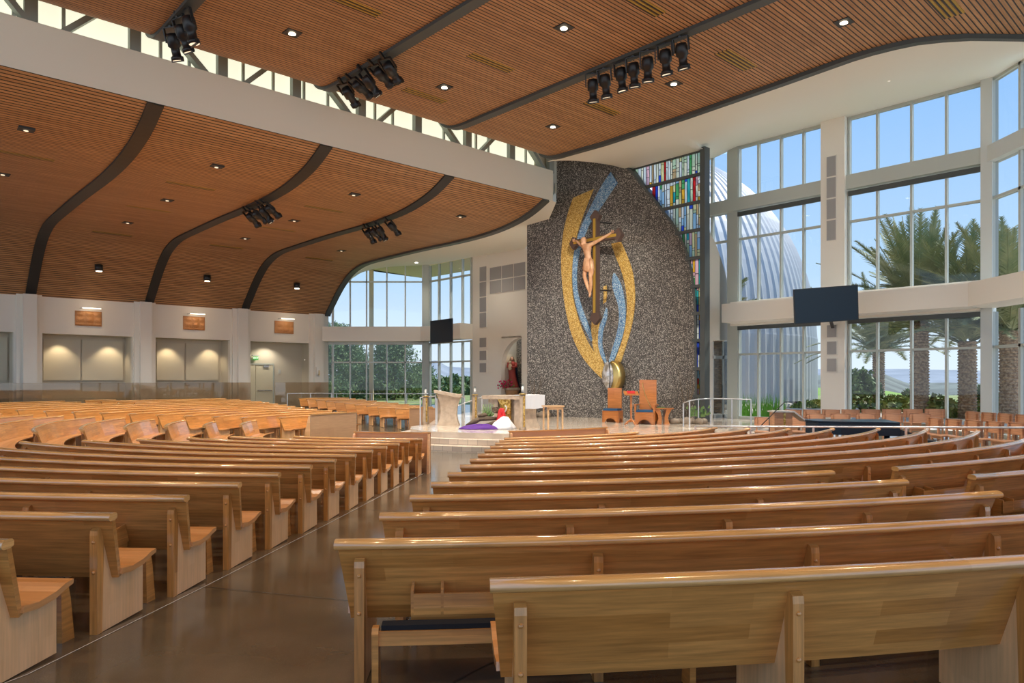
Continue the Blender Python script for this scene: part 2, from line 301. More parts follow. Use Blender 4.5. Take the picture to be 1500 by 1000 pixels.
# ------------------------------------------------------------------ pews
PITCH = .981; R00 = 18.352
def Rk(k): return R00-PITCH*k
def ang(px, k, far=False, z=.85):
    R = Rk(k); kx = (px-750)/F_; A = 1+kx*kx; B = -2*(kx*CX+CY); Cc = CX*CX+CY*CY-R*R; D = B*B-4*A*Cc
    if D < 0: D = 0
    Y = (-B-(sqrt(D) if not far else -sqrt(D)))/(2*A); x = kx*Y
    a = atan2(x-CX, -(Y-CY)); return a
def pew(k, a0, a1, label, group, detail=2, name='curved_pew', flip=False):
    R = Rk(k); zf = SL*(min(max(R, 7.0), RC)-RC); am = (a0+a1)/2; L = R*(a1-a0); n = max(3, int(L/.45))
    t = thing(name, label, 'pew', (CX+R*sin(am), CY-R*cos(am), zf), group)
    uo = random.random()*40; vo = random.random()*5
    part(sweep([(-.045, .825), (-.205, .36), (-.24, .372), (-.08, .835)], R, a0, a1, n, uo, [.0, .05, .05, .0], zf, vo), 'backrest', 'pew_wood', t)
    part(sweep([(.0, .815), (.006, .828), (.004, .842), (-.008, .855), (-.025, .862), (-.055, .865), (-.08, .860), (-.092, .845), (-.09, .82), (-.06, .808), (-.012, .808)], R, a0-.012/R, a1+.012/R, n, uo, None, zf, vo, True), 'top_rail', 'pew_rail', t)
    part(sweep([(-.215, .385), (-.35, .37), (-.5, .385), (-.6, .42), (-.665, .435), (-.67, .465), (-.6, .458), (-.5, .428), (-.35, .412), (-.225, .425)], R, a0+.03/R, a1-.03/R, n, uo, None, zf, vo), 'seat', 'seat_wood', t)
    ins = .125/R; ns = max(2, int(round((L-.3)/1.35))+1)
    for i in range(ns):
        a = lerp(a0+ins, a1-ins, i/(ns-1)); ca, sa = cos(a), sin(a); mb = MB()
        def pt(dr, z, off): return (CX+(R+dr)*sa+off*ca, CY-(R+dr)*ca+off*sa, zf+z)
        def bd(pr, h): mb.prism([pt(d, z, -h) for d, z in pr], Vector(pt(0, 0, h))-Vector(pt(0, 0, -h)))
        def bdp(pr, h, mm): mm.prism([pt(d, z, -h) for d, z in pr], Vector(pt(0, 0, h))-Vector(pt(0, 0, -h)))
        bd([(-.60, .0), (-.60, .41), (-.5, .385), (-.35, .37), (-.215, .385), (-.105, .72), (-.09, .728), (-.07, .0)], .022)
        sb_ = MB(); sb_.vert = mb.vert = True; bdp([(-.085, 0), (-.11, .70), (-.095, .745), (-.06, .752), (-.035, .735), (-.03, .70), (-.03, 0)], .028, sb_)
        if detail > 1:
            for z in (.655, .44): sb_.ball(pt(-.03, z, 0), .013, 8, 4)
        sp_ = part(mb, 'support', 'pew_end', t); part(sb_, 'post', 'pew_wood', sp_)
    if detail > 1 and k > -2:
        bay = (a1-a0-2*ins)/(ns-1)
        kn0, kn1 = a0+.24/R, a1-.24/R
        kb = part(sweep([(.13, .32), (.15, .32), (.15, .40), (.13, .40)], R, kn0, kn1, n, uo, None, zf, vo), 'kneeler', 'pew_wood', t)
        part(sweep([(.14, .402), (.138, .428), (.06, .43), (.05, .402)], R, kn0+.03/R, kn1-.03/R, n, 0, None, zf), 'kneeler_pad', 'pad', kb)
        nk = max(2, int((kn1-kn0)*R/1.6)+1)
        for i in range(nk):
            a = lerp(kn0, kn1, i/(nk-1)); mb = MB(); ca, sa = cos(a), sin(a)
            mb.prism([(CX+(R+d)*sa-.018*ca, CY-(R+d)*ca-.018*sa, zf+z) for d, z in ((.03, .0), (.155, .0), (.165, .39), (.15, .42), (.10, .42), (.07, .3))], (.036*ca, .036*sa, 0))
            part(mb, 'kneeler_leg', 'pew_wood', kb)
        a = a0+.42/R if k != -2 else a1
        while a+1.2/R < a1-.2/R:
            if 1:
                b_ = a+1.15/R; mb = sweep([(-.02, .435), (-.003, .435), (-.003, .555), (-.02, .555)], R, a, b_, 3, uo, None, zf, vo)
                m2 = sweep([(-.15, .395), (-.02, .395), (-.02, .445), (-.15, .445)], R, a, b_, 3, uo, None, zf, vo)
                b0 = len(mb.v); mb.v += m2.v
                for f, u_, s_ in zip(m2.f, m2.uv, m2.sm): mb.face([i+b0 for i in f], u_, s_)
                for aa in (a, a+.17/R, b_-.014/R):
                    ca, sa = cos(aa), sin(aa)
                    mb.prism([(CX+(R+d)*sa, CY-(R+d)*ca, zf+z) for d, z in ((-.003, .435), (-.003, .575), (-.12, .595), (-.17, .435))], (.016*ca, .016*sa, 0))
                part(mb, 'book_rack', 'pew_wood', t)
            a += 2.45/R
    return t
ORD = ['first', 'second', 'third', 'fourth', 'fifth', 'sixth', 'seventh', 'eighth', 'ninth', 'tenth', 'eleventh', 'twelfth', 'thirteenth', 'fourteenth', 'fifteenth', 'sixteenth']
# left block beside the centre aisle
LRpx = {0: 158, 1: 268, 2: 347, 3: 406, 4: 453, 5: 489, 6: 519, 7: 544, 8: 565, 9: 583, 10: 598.5, 11: 618}
LLpx = {6: 28, 7: 120, 8: 200, 9: 274, 10: 337, 11: 430}
for k in range(-1, 12):
    a1 = ang(LRpx[k], k) if k in LRpx else ang(LRpx[0], 0)-.003
    if k in LLpx: a0 = ang(LLpx[k], k)
    else: a0 = ang(28, 6)+(6-k)*.004
    if k == -1: a1 = ang(0, -1)
    pew(k, a0, a1, f'curved wooden pew left of the centre aisle, {ORD[k+1]} row from the camera', 'pews left of the centre aisle', 2 if k < 6 else 1)
MLpx = {-2: 722, -1: 492, 0: 558, 1: 602, 2: 633, 3: 657, 4: 675, 5: 689.5, 6: 701, 7: 710.6, 8: 719.4, 9: 726.4, 10: 732.4, 11: 740}
MRpx = {0: 1468, 1: 1330, 2: 1222, 4: 1451, 5: 1363, 6: 1290, 7: 1223, 8: 1158, 9: 1099, 10: 1051, 11: 935}
for k in range(-2, 12):
    a0 = ang(MLpx[k], k)
    if k in MRpx: a1 = ang(MRpx[k], k)
    elif k == 3: a1 = ang(1560, 3)
    else: a1 = ang(MRpx[0], 0)+(-k)*.012
    pew(k, a0, a1, f'curved wooden pew right of the centre aisle, {ORD[k+2]} row from the camera', 'pews right of the centre aisle', 2 if k < 4 else 1)
for k, px in ((2, 1317), (1, 1431), (0, 1570)):
    a0 = ang(px, k); pew(k, a0, a0+.42, f'curved wooden pew at the right edge beyond the slanting aisle, {ORD[2-k]} from the altar side', 'pews at the right edge', 2 if k > 0 else 1)
# blocks seen from the front, further round the arc
BR = {6: 89, 7: 135, 8: 179, 9: 223, 10: 268, 11: 312, 12: 372}; BL = {7: 1, 8: 77, 9: 150, 10: 214, 11: 275, 12: 352}
def ang_far(px, k):
    return ang(px, k, True)
for k in range(4, 13):
    f_ = BR.get(k, 89-45*(6-k)); n_ = BL.get(k, None)
    a0 = ang(f_, k); 
    if k < 12 and False: pass
    R = Rk(k)
    # far end: whichever intersection lies past the block
    kx = (f_-750)/F_
    a_near, a_farr = ang(f_, k), ang(f_, k, True)
    a_f = a_near if k >= 99 else a_near
    nn = ang(n_, k) if n_ is not None else ang(-70, k)
    lo, hi = sorted((ang(f_, k, True), math.atan2(-CX, CY)-math.acos(min(1, R/RC))+.03+.012*(12-k)))
    pew(k, lo, hi, f'sunlit curved pew in the left block, {ORD[12-k]} row out from the sanctuary', 'sunlit pews in the left block', 1)
AL = {3: 23, 4: 64, 5: 105, 6: 146, 7: 187, 8: 228, 9: 268, 10: 310, 11: 351, 12: 407}
AR = {3: 382, 4: 393, 5: 406, 6: 419, 7: 431, 8: 445, 9: 463, 10: 485, 11: 505, 12: 517}
for k in range(3, 13):
    a_l, a_r = ang(AL[k], k, True), ang(AR[k], k, True)
    lo, hi = sorted((a_l, a_r)); 
    if k == 3: print('A', k, a_l, a_r)
    pew(k, lo if hi-lo < pi else hi-2*pi, hi if hi-lo < pi else lo, f'pale curved pew in the far left block, {ORD[12-k]} row out from the sanctuary', 'pews in the far left block', 1)
for k, pl, pr in ((2, 197, 366), (1, 172, 350), (0, 147, 330), (-1, 123, 168)):
    lo, hi = sorted((ang(pl, k, True), ang(pr, k, True))); pew(k, lo, hi, f'pew in the outer rows of the far left block, {ORD[2-k]} from the front', 'outer pews of the far left block', 1)
for k, pr in ((2, 177), (1, 141), (0, 117), (-1, 93)):
    hi = ang(pr, k, True); lo = hi; hi2 = ang(-60, k, True); lo, hi = sorted((hi, hi2)); pew(k, lo, hi, f'pew by the left wall at the left edge of the view, {ORD[2-k]} from the front', 'pews by the left wall', 1)
EL = {1: 437.5, 2: 449.5, 3: 463, 4: 477, 5: 490, 6: 505, 7: 520, 8: 537, 9: 553, 10: 578.5}; ER = {1: 510, 2: 520, 3: 535, 4: 551, 5: 567, 6: 583, 7: 599, 8: 616, 9: 634, 10: 640}
def norm(a): return a if a < 0 else a-2*pi
for k in range(1, 11):
    lo, hi = sorted((norm(ang(EL[k], k, True)), norm(ang(ER[k], k, True)))); pew(k, lo, hi, f'pew in the block before the far left windows, {ORD[10-k]} row out from the sanctuary', 'pews before the far left windows', 1)
# modesty panels at the front of the blocks
def fpanel(k, a0, a1, h, label):
    R = Rk(k); zf = SL*(min(max(R, 7.0), RC)-RC); n = max(3, int(R*(a1-a0)/.4)); am = (a0+a1)/2
    t = thing('front_panel', label, 'panel', (CX+R*sin(am), CY-R*cos(am), zf), 'panels before the front pews')
    part(sweep([(-.02, 0), (.02, 0), (.02, h-.03), (-.02, h-.03)], R, a0, a1, n, 0, None, zf), 'board', 'panel_wood', t)
    part(sweep([(-.05, h-.03), (.05, h-.03), (.05, h), (-.05, h)], R, a0-.01/R, a1+.01/R, n, 0, None, zf), 'cap', 'pew_rail', t)
    for a in (a0+.03/R, a1-.03/R):
        ca, sa = cos(a), sin(a); mb = MB(); mb.prism([(CX+(R+d)*sa-.03*ca, CY-(R+d)*ca-.03*sa, zf+z) for d, z in ((.02, 0), (.30, 0), (.26, .3), (.10, h-.06), (.02, h-.04))], (.05*ca, .05*sa, 0)); part(mb, 'bracket', 'pew_end', t)
fpanel(12, ang(520, 12), ang(631, 12), .95, 'wooden front panel left of the aisle before the altar steps')
fpanel(12, ang(746, 12), ang(888, 12), .96, 'wooden front panel right of the aisle before the altar steps')
fpanel(13, *sorted((ang(455, 13, True), ang(522, 13, True))), .95, 'pale wooden front panel of the far left pew block')
fpanel(11, *sorted((norm(ang(600, 11, True)), norm(ang(655, 11, True)))), .95, 'pale wooden front panel behind the ambo by the far windows')
# ------------------------------------------------------------------ lower slatted ceiling (left), fascia beam
LOW = [(0, 9.18), (.8, 8.83), (1.6, 8.6), (2.8, 8.4), (4.2, 8.3), (6, 8.27), (9, 8.3), (12, 8.28), (14, 8.24), (15.1, 8.08), (16, 7.78), (16.8, 7.3), (17.5, 6.75), (18.1, 6.2), (18.55, 5.8), (18.72, 5.55)]
def smoothprof(tab, n=4):
    out = []
    for i in range(len(tab)-1):
        p0 = tab[max(i-1, 0)]; p1 = tab[i]; p2 = tab[i+1]; p3 = tab[min(i+2, len(tab)-1)]
        for j in range(n):
            t = j/n; out.append(tuple(.5*((2*p1[c])+(-p0[c]+p2[c])*t+(2*p0[c]-5*p1[c]+4*p2[c]-p3[c])*t*t+(-p0[c]+3*p1[c]-3*p2[c]+p3[c])*t**3) for c in (0, 1)))
    out.append(tab[-1]); return out
LP = smoothprof(LOW)
def arcl(pr):
    c = [0]
    for a, b in zip(pr, pr[1:]): c.append(c[-1]+hypot(b[0]-a[0], b[1]-a[1]))
    return c
def extrude_prof(pr, s0, s1, nseg, name, m, sfun=None):
    cum = arcl(pr); mb = MB(); N = len(pr)
    for (q, z) in pr:
        e = sfun(q) if sfun else s1
        for i in range(nseg+1): mb.v.append(W(lerp(s0, e, i/nseg), q, z))
    for j in range(N-1):
        for i in range(nseg):
            a = j*(nseg+1)+i; e0 = sfun(pr[j][0]) if sfun else s1; e1 = sfun(pr[j+1][0]) if sfun else s1
            u = [(lerp(s0, e0, i/nseg), cum[j]), (lerp(s0, e0, (i+1)/nseg), cum[j]), (lerp(s0, e1, (i+1)/nseg), cum[j+1]), (lerp(s0, e1, i/nseg), cum[j+1])]
            mb.face((a, a+1, a+nseg+2, a+nseg+1), u, True)
    return mb.build(name, m)
struct(extrude_prof(LP, -34, -.5, 8, 'ceiling', 'ceiling_slats'))
EDGE = [(0, .2), (.67, .6), (2.27, 1.67), (5.14, 3.43), (5.9, 4.17), (14.54, 4.17)]
def sedge(q): return interp(EDGE, q) if q < 14.54 else (13.5-.734*q)/.6794
ARCH = [(480, 5.55), (488, 6.0), (497, 6.8), (508, 7.5), (522, 8.08), (540, 8.36), (565, 8.52), (600, 8.62), (628, 8.65)]
XL = lambda px: (px-750)/F_*43.5
sfb = MB(); OUT = [(0, W(.2, 0, 9.16)), (.67, W(.6, .67, 8.85)), (2.27, W(1.67, 2.27, 8.55)), (5.14, W(3.43, 5.14, 8.5)), (5.9, W(4.17, 5.9, 8.52)), (9, W(4.17, 10, 8.6)), (12.8, W(4.17, 14.5, 8.65))]+[(q_, (XL(px), 43.5, interp(ARCH, px))) for q_, px in ((13.5, 612), (14.1, 590), (14.7, 565), (15.3, 545), (15.9, 528), (16.4, 516), (17, 506), (17.6, 498), (18.2, 489), (18.72, 480))]
def outp(q):
    for (a, p), (b, p2) in zip(OUT, OUT[1:]):
        if q <= b: t = (q-a)/(b-a); return Vector(p).lerp(Vector(p2), t)
    return Vector(OUT[-1][1])
def sfun(u, v):
    q, z = LP[min(int(round(u*(len(LP)-1))), len(LP)-1)]; return Vector(W(-.25, q, z)).lerp(outp(q), v)
sfb.grid(sfun, len(LP)-1, 6); struct(sfb.build('ceiling_soffit', 'soffit'))
fa = MB()
for q0, q1 in zip([0, .3, .67, 1.4, 2.27, 3.7, 5.14], [.3, .67, 1.4, 2.27, 3.7, 5.14, 5.9]):
    fa.poly([W(sedge(q0), q0, interp(LP, q0)-.02), W(sedge(q1), q1, interp(LP, q1)-.02), W(sedge(q1), q1, 10.0), W(sedge(q0), q0, 10.0)], None, True)
struct(fa.build('wall_soffit_edge', 'white_plaster'))
struct(MB().sqbox(-34, 0, 0, .35, 9.18, 10.45).build('wall_clerestory_beam', 'beam_paint'))
def ribstrip(pr, s, wd, drop, name, m):
    mb = MB(); R = []
    for i, (q, z) in enumerate(pr):
        a = pr[max(i-1, 0)]; b = pr[min(i+1, len(pr)-1)]; d = Vector((b[0]-a[0], b[1]-a[1])).normalized(); n = (d.y, -d.x)
        if n[1] > 0: n = (-n[0], -n[1])
        R.append([W(s-wd/2, q, z), W(s+wd/2, q, z), W(s+wd/2, q+n[0]*drop, z+n[1]*drop), W(s-wd/2, q+n[0]*drop, z+n[1]*drop)])
    mb.rings(R, smooth=False); return mb.build(name, m)
for i, s in enumerate((-15.6, -10.49, -5.5)): struct(ribstrip(LP, s, .42, .06, f'trim_{3+i}', 'black_steel'))
struct(ribstrip(LP, -.42, .34, .10, 'trim_6', 'rib_steel'))
struct(ribstrip(LP, -20.65, .42, .06, 'trim_15', 'black_steel'))
# ------------------------------------------------------------------ upper slatted ceiling
ZU = 10.35
UC = [(-.55, 11.4), (-.62, 11.05), (-.78, 10.75), (-1.0, 10.56), (-1.3, 10.44), (-1.7, 10.37), (-2.2, 10.35), (-3, ZU)]
Dpx = [(830, 222), (880, 208), (1000, 168), (1150, 115), (1260, 75), (1330, 57), (1400, 49), (1500, 50), (1600, 58)]
Dsq = sorted([SQ(*PZ(a, b, ZU)[:2])[::-1] for a, b in Dpx]); Dsq = sorted(Dsq+[(-35, -20)])
Dsq.append((0, Dsq[-1][1]+.05))
def sD(q): return interp(Dsq, q)
cur = [(q, z) for q, z in smoothprof(UC, 3)]
q = -3.5
while q > -34: cur.append((q, ZU)); q -= .5
struct(extrude_prof(cur, -34, 0, 6, 'ceiling_upper', 'ceiling_slats', sD))
def railcurve(sf, pr, wd, drop, name, m):
    mb = MB(); R = []
    for q, z in pr: s = sf(q); R.append([W(s-wd/2, q, z+.02), W(s+wd/2, q, z+.02), W(s+wd/2, q, z-drop), W(s-wd/2, q, z-drop)])
    mb.rings(R, smooth=False); return mb.build(name, m)
UP = [c for c in cur if c[0] > -30]
for i, (px, py) in enumerate(((242, 45), (505, 116), (690, 177))):
    x = PZ(px, py, ZU+.02); s = SQ(x[0], x[1])[0]
    struct(ribstrip(UP, s, .30, .09, f'trim_{7+i}', 'rib_steel'))
struct(railcurve(lambda q: sD(q)+.1, UP, .22, .12, 'trim_10', 'rib_steel'))
# white soffit between the slatted ceiling edge and the window heads
inner = [W(sD(q)+.2, q, ZU-.05) for q in (-1.0, -2, -4, -6.5, -9, -11, -13, -14.5, -16, -18, -22)]
outer = [PZ(835, 226, 10.6), PZ(920, 248, 10.6), PZ(975, 238, 10.62), (7.6, 27.9, 10.62), W(5.75, q_at(1035, 5.7), 11.2), W(5.75, -5.3, 11.45), W(5.75, -9, 11.45), W(5.75, -12, 11.45), (15.75, 23.2, 11.45), (15.7, 20, 11.45), (15.7, 8, 11.45)]
sb = MB()
def catm(pts, n=6):
    out = []
    for i in range(len(pts)-1):
        for j in range(n): out.append(Vector(pts[i]).lerp(Vector(pts[i+1]), j/n))
    out.append(Vector(pts[-1])); return out
ii, oo = catm(inner), catm(outer); N = len(ii)
def sof(u, v):
    x = min(int(round(u*(N-1))), N-1); a, b = ii[x], oo[x]; p = a.lerp(b, v); p.z = a.z+(b.z-a.z)*(v*v*(3-2*v)); return p
sb.grid(sof, N-1, 8); struct(sb.build('ceiling_right_soffit', 'soffit'))
# roof slab over everything (keeps the sky out)
rb = MB(); rb.prism([(*p[:2], 12.3) for p in (W(-34, 8), (1.2, -19.5), (15.9, -14), (15.9, 8), (15.9, 23.6), W(6, -13.6), W(6, 8))], (0, 0, .2)); struct(rb.build('roof', 'taupe'))
ce = MB(); ce.sqbox(s_at(781, .5), s_at(800, .5), .4, .6, 10.3, 12.3); ce.sqbox(s_at(800, .5), s_at(803, .5), .4, .6, 10.3, 12.3); struct(ce.build('wall_clerestory_end', 'taupe')); struct(MB().sqbox(s_at(803, .3), s_at(813, .3), .2, .5, 9.6, 12.3).build('trim_14', 'frame_paint'))
# clerestory glazing and truss
cb = MB(); s0 = -34; cb.poly([W(-34, .45, 10.4), W(-.4, .45, 10.4), W(-.4, .45, 12.3), W(-34, .45, 12.3)]); wn = thing('window_1', 'long clerestory window of frosted cream panes above the beam', 'window'); struct(wn)
part(cb, 'pane', 'clerestory', wn)
mu = MB()
for px in (93, 277, 356, 445, 549, 697, 20, 235, 400, 480, 575, 650, 715, 770): s = s_at(px, .4); mu.sqbox(s-.04, s+.04, .36, .44, 10.4, 12.3)
for z in (10.45, 11.75): mu.sqbox(-34, -.4, .36, .44, z, z+.07)
part(mu, 'mullions', 'frame_paint', wn)
tr = thing('roof_truss', 'grey-green steel truss of posts and diagonals in the clerestory', 'truss', W(-10, .2, 10.4))
posts = [-70, 45, 197, 325, 433, 528.5, 611, 684.5, 748.5, 806]
for i, px in enumerate(posts):
    s = s_at(px, .2); part(MB().sqbox(s-.14, s+.14, .1, .3, 10.4, 12.2), 'post', 'truss', tr)
    if i < len(posts)-1:
        s2 = s_at(posts[i+1], .2); mid = (s+s2)/2
        a, b = (mid-.25, 10.4), (s2-.1, 12.3)
        if i % 2 == 1: a, b = (mid-.55, 10.4), (s2+.3, 12.4)
        else: a, b = (mid+.75, 10.4), (s-.2, 12.4)
        part(MB().bar(W(a[0], .2, a[1]), W(b[0], .2, b[1]), .14, .24, up=(DW[0], DW[1], 0)), 'diagonal', 'truss', tr)
# ------------------------------------------------------------------ left wall with bays
QW = 18.72; HT = 5.6; HO = 3.83
bays = [(-22.0, s_at(20, QW)), (s_at(62, QW), s_at(194, QW)), (s_at(228, QW), s_at(337, QW)), (s_at(367, QW), s_at(457, QW))]
wl = MB(); prev = -34
for a, b in bays: wl.sqbox(prev, a, QW, QW+.3, -.4, HT); wl.sqbox(a, b, QW, QW+.3, HO, HT); prev = b
wl.sqbox(prev, -.33, QW, QW+.3, -.4, HT); struct(wl.build('wall_left', 'white_plaster'))
wr = MB(); wr.sqbox(-34, -.3, QW+1.3, QW+1.5, -.4, HT)
for a, b in bays: wr.sqbox(a-.2, a, QW+.3, QW+1.3, -.4, HO+.2); wr.sqbox(b, b+.2, QW+.3, QW+1.3, -.4, HO+.2); wr.sqbox(a-.2, b+.2, QW+.3, QW+1.3, HO, HO+.2)
struct(wr.build('wall_left_recess', 'taupe'))
pr = MB()
for px in (44, 214, 356, 467):
    s = s_at(px, QW-.3); pr.sqbox(s-.27, s+.27, QW-.35, QW+.02, -.4, HT)
    pr.sqbox(s-.5, s+.5, QW-.12, QW+.01, -.4, HT)
struct(pr.build('wall_left_piers', 'white_plaster'))
NB = ['leftmost', 'second', 'third']
for i, (a, b, pa, pb, pc) in enumerate(((-20, None, -60, -52, 10), (0, 0, 62, 117, 179), (0, 0, 228, 269, 319))):
    for j, (x0, x1) in enumerate(((pa, pb), (pb+2, pc))):
        if i == 0 and j == 0: continue
        s0, s1 = s_at(x0, QW+1.3)+.03, s_at(x1, QW+1.3); t = thing('wall_panel', f'beige fabric wall panel, {"left" if j == 0 else "right"} one in the {NB[i]} bay of the left wall', 'panel', W((s0+s1)/2, QW+1.25, 1.7), 'fabric panels in the left wall bays')
        part(MB().sqbox(s0, s1, QW+1.2, QW+1.29, 1.62, 3.62), 'fabric', 'fabric_panel', t)
        part(MB().sqbox(s0-.03, s1+.03, QW+1.24, QW+1.295, 1.59, 3.65), 'frame', 'taupe', t)
    sm = (s_at(pa, QW+1.3)+s_at(pc, QW+1.3))/2 if i else s_at(-20, QW+1.3)
    for ds in (-1.1, 1.1): lamp('recess_lamp', 'SPOT', W(sm+ds, QW+.6, 3.7), 75, (1, .78, .5), .08, W(sm+ds, QW+1.35, .8), 1.6)
# glass screen in front of the left wall
gs = thing('glass_screen', 'low tinted glass screen along the left wall behind the pews', 'screen', W(-12, QW-.6, 0))
part(MB().sqbox(-30, s_at(367, QW-.6), QW-.62, QW-.6, -.2, 1.49), 'glass_panel', 'glass_tint', gs); part(MB().sqbox(s_at(403, QW-.6), s_at(481, QW-.6), QW-.62, QW-.6, -.2, 1.49), 'glass_panel', 'glass_tint', gs)
# door in the last bay
qd = QW+1.28; d0, d1, d2 = s_at(366, qd), s_at(374, qd), s_at(399, qd); dr = thing('door_1', 'cream double exit door in the left wall bay', 'door', W((d0+d2)/2, qd, 0)); struct(dr)
part(MB().sqbox(d0-.5, d1-.01, qd-.05, qd, 0, 2.52), 'leaf', 'door_paint', dr); lf = part(MB().sqbox(d1+.01, d2, qd-.05, qd, 0, 2.52), 'leaf', 'door_paint', dr)
part(MB().sqbox(d1+.08, d2-.08, qd-.15, qd-.1, .98, 1.04), 'panic_bar', 'chrome', lf); part(MB().sqbox(d1+.45, d2-.25, qd-.13, qd-.05, 2.38, 2.48), 'door_closer', 'chrome', lf)
part(MB().sqbox(d2, d2+.07, qd-.09, qd+.02, 0, 2.6).sqbox(d0-.5, d2+.07, qd-.09, qd+.02, 2.52, 2.6), 'door_frame', 'frame_paint', dr)
def textmesh(txt, size, loc, rz, m, name, parent, ext=.005):
    c = bpy.data.curves.new('t', 'FONT'); c.body = txt; c.size = size; c.extrude = ext; c.align_x = 'CENTER'; c.align_y = 'CENTER'; o = bpy.data.objects.new('t', c); COL.objects.link(o)
    bpy.context.view_layer.update(); dg = bpy.context.evaluated_depsgraph_get(); me = bpy.data.meshes.new_from_object(o.evaluated_get(dg)); bpy.data.objects.remove(o)
    me.materials.clear(); me.materials.append(MATS[m]); ob = bpy.data.objects.new(name, me); COL.objects.link(ob)
    me.transform(Matrix.Translation(loc) @ Matrix.Rotation(rz, 4, 'Z') @ Matrix.Rotation(pi/2, 4, 'X')); ob.parent = parent; me.transform(Matrix.Translation(parent.location).inverted()); return ob
se = s_at(375.5, QW+1.0); ex = thing('exit_sign', 'green lit EXIT sign above the cream exit door', 'sign', W(se, QW+1.1, 2.9))
part(MB().sqbox(se-.15, se+.15, QW+1.06, QW+1.1, 2.8, 3.0), 'sign_face', 'green_sign', ex); part(MB().sqbox(se-.22, se+.22, QW+1.02, QW+1.14, 3.03, 3.08), 'housing', 'frame_paint', ex)
textmesh('EXIT', .15, W(se, QW+1.05, 2.9), atan2(DU[1], DU[0]), 'sign_white', 'lettering', ex)
sx = s_at(450, QW+1.2); lamp('recess_lamp', 'SPOT', W(s_at(395, QW+.6), QW+.5, 3.7), 90, (1, .88, .7), .1, W(s_at(395, QW+.6), QW+1.3, 1), 2.2); lamp('recess_lamp', 'POINT', W(sx, QW+.7, 2.9), 40, (1, .65, .35), .1)  # the spot is added to brighten the door bay, without a fixture
pl = thing('picture_light', 'small brass wall light in the door bay', 'lamp', W(sx, QW+1.0, 2.85)); part(MB().sqbox(sx-.3, sx+.1, QW+.9, QW+.96, 2.84, 2.88), 'lamp_bar', 'bar_glow', pl); part(MB().sqbox(sx-.05, sx+.02, QW+.9, QW+1.3, 2.88, 2.9), 'arm', 'goldleaf', pl)
sc_ = thing('wall_sconce', 'small cream and brass holy water stoup on the last pier', 'sconce', W(s_at(465.5, QW-.4), QW-.4, 2.2)); ss = s_at(465.5, QW-.45); part(MB().sqbox(ss-.08, ss+.08, QW-.45, QW-.36, 1.95, 2.4), 'plate', 'candle', sc_); part(MB().sqbox(ss+.05, ss+.1, QW-.47, QW-.4, 1.9, 2.2), 'bracket', 'goldleaf', sc_)
pk = thing('wall_switch', 'small white wall plate beside the exit door', 'switch', W(s_at(409, QW+1.28), QW+1.28, 2.1)); part(MB().sqbox(s_at(408, QW+1.28), s_at(411, QW+1.28), QW+1.26, QW+1.3, 2.0, 2.25), 'plate', 'frame_light', pk)
# wooden relief panels (stations) with picture lights
for i, (a, b, t_, bo, ly) in enumerate(((110, 149, 454.5, 477, 451), (268.5, 300, 462.5, 483, 459), (402.5, 430, 469.5, 488, 466.5))):
    qq = QW-.04; s0, s1 = s_at(a, qq), s_at(b, qq); k = (a-750)/F_; Y0 = W(s0, qq)[1]; z1 = HC+(HY-t_)*Y0/F_; z0 = z1-.72
    t = thing('station_relief', f'carved wooden relief panel on the left wall, {["leftmost", "middle", "rightmost"][i]} of three', 'carving', W((s0+s1)/2, qq, z0), 'carved relief panels')
    mb = MB()
    seed = i*9.1
    def rel(u, v):
        e = min(u, 1-u, v, 1-v); h = .02+(.05*abs(sin(u*9+seed)*cos(v*8-seed))+.04*max(0, 1-((u-.5)*4)**2-((v-.5)*2.2)**2)) if e > .02 else .0
        return W(lerp(s0, s1, u), qq-h, lerp(z0, z1, v))
    mb.grid(rel, 26, 16); part(mb, 'carving', 'relief', t); part(MB().sqbox(s0, s1, qq-.01, QW, z0, z1), 'board', 'relief', t)
    l = thing('picture_light', f'slim lit picture light above the {["leftmost", "middle", "rightmost"][i]} relief panel', 'lamp', W((s0+s1)/2, qq-.3, z1+.15), 'picture lights')
    part(MB().sqbox(s0+.25, s1-.1, qq-.34, qq-.28, z1+.1, z1+.14), 'lamp_bar', 'bar_glow', l); part(MB().sqbox(s0+.2, s0+.25, qq-.32, QW, z1+.1, z1+.14), 'arm', 'chrome', l)
    lamp('relief_lamp', 'SPOT', W((s0+s1)/2, qq-.75, z1+.3), 14, (1, .8, .55), .1, W((s0+s1)/2, qq, z1-.4), 1.3)
# ------------------------------------------------------------------ far left windows (front facet and angled facet)
YL = 43.5
def zlow(q): return interp(LP, q)
def topz_front(x): return interp(ARCH, 750+x*F_/YL)
def winframe(n, label, pts):    # pts: list of (a, b, width, depth)
    t = thing(f'window_{n}', label, 'window'); struct(t); return t
t = winframe(2, 'arched window wall at the far left', 0)
X = lambda px: (px-750)/F_*YL
mu = MB()
for px, wd in ((487.5, .12), (513, .07), (537, .07), (566.7, .07), (593.7, .07), (619.5, .1)):
    x = X(px); zt = topz_front(x)
    mu.box(x-wd/2, x+wd/2, YL-.06, YL+.08, -.4, 3.85); mu.box(x-wd/2, x+wd/2, YL-.06, YL+.08, 4.8, min(zt, 8.6)+.05)
for z in (2.66, 7.58):
    x0 = X(487.5) if z < 5 else X(506); mu.box(x0, X(620), YL-.06, YL+.06, z, z+.08)
mu.box(X(481), X(620), YL-.08, YL+.06, 3.78, 3.95)
part(mu, 'frame', 'frame_light', t)
gp = MB(); gp.poly([(X(482), YL, -.4), (X(626), YL, -.4)]+[(X(p_), YL, z_) for p_, z_ in reversed(ARCH)]); part(gp, 'pane', 'glass', t)
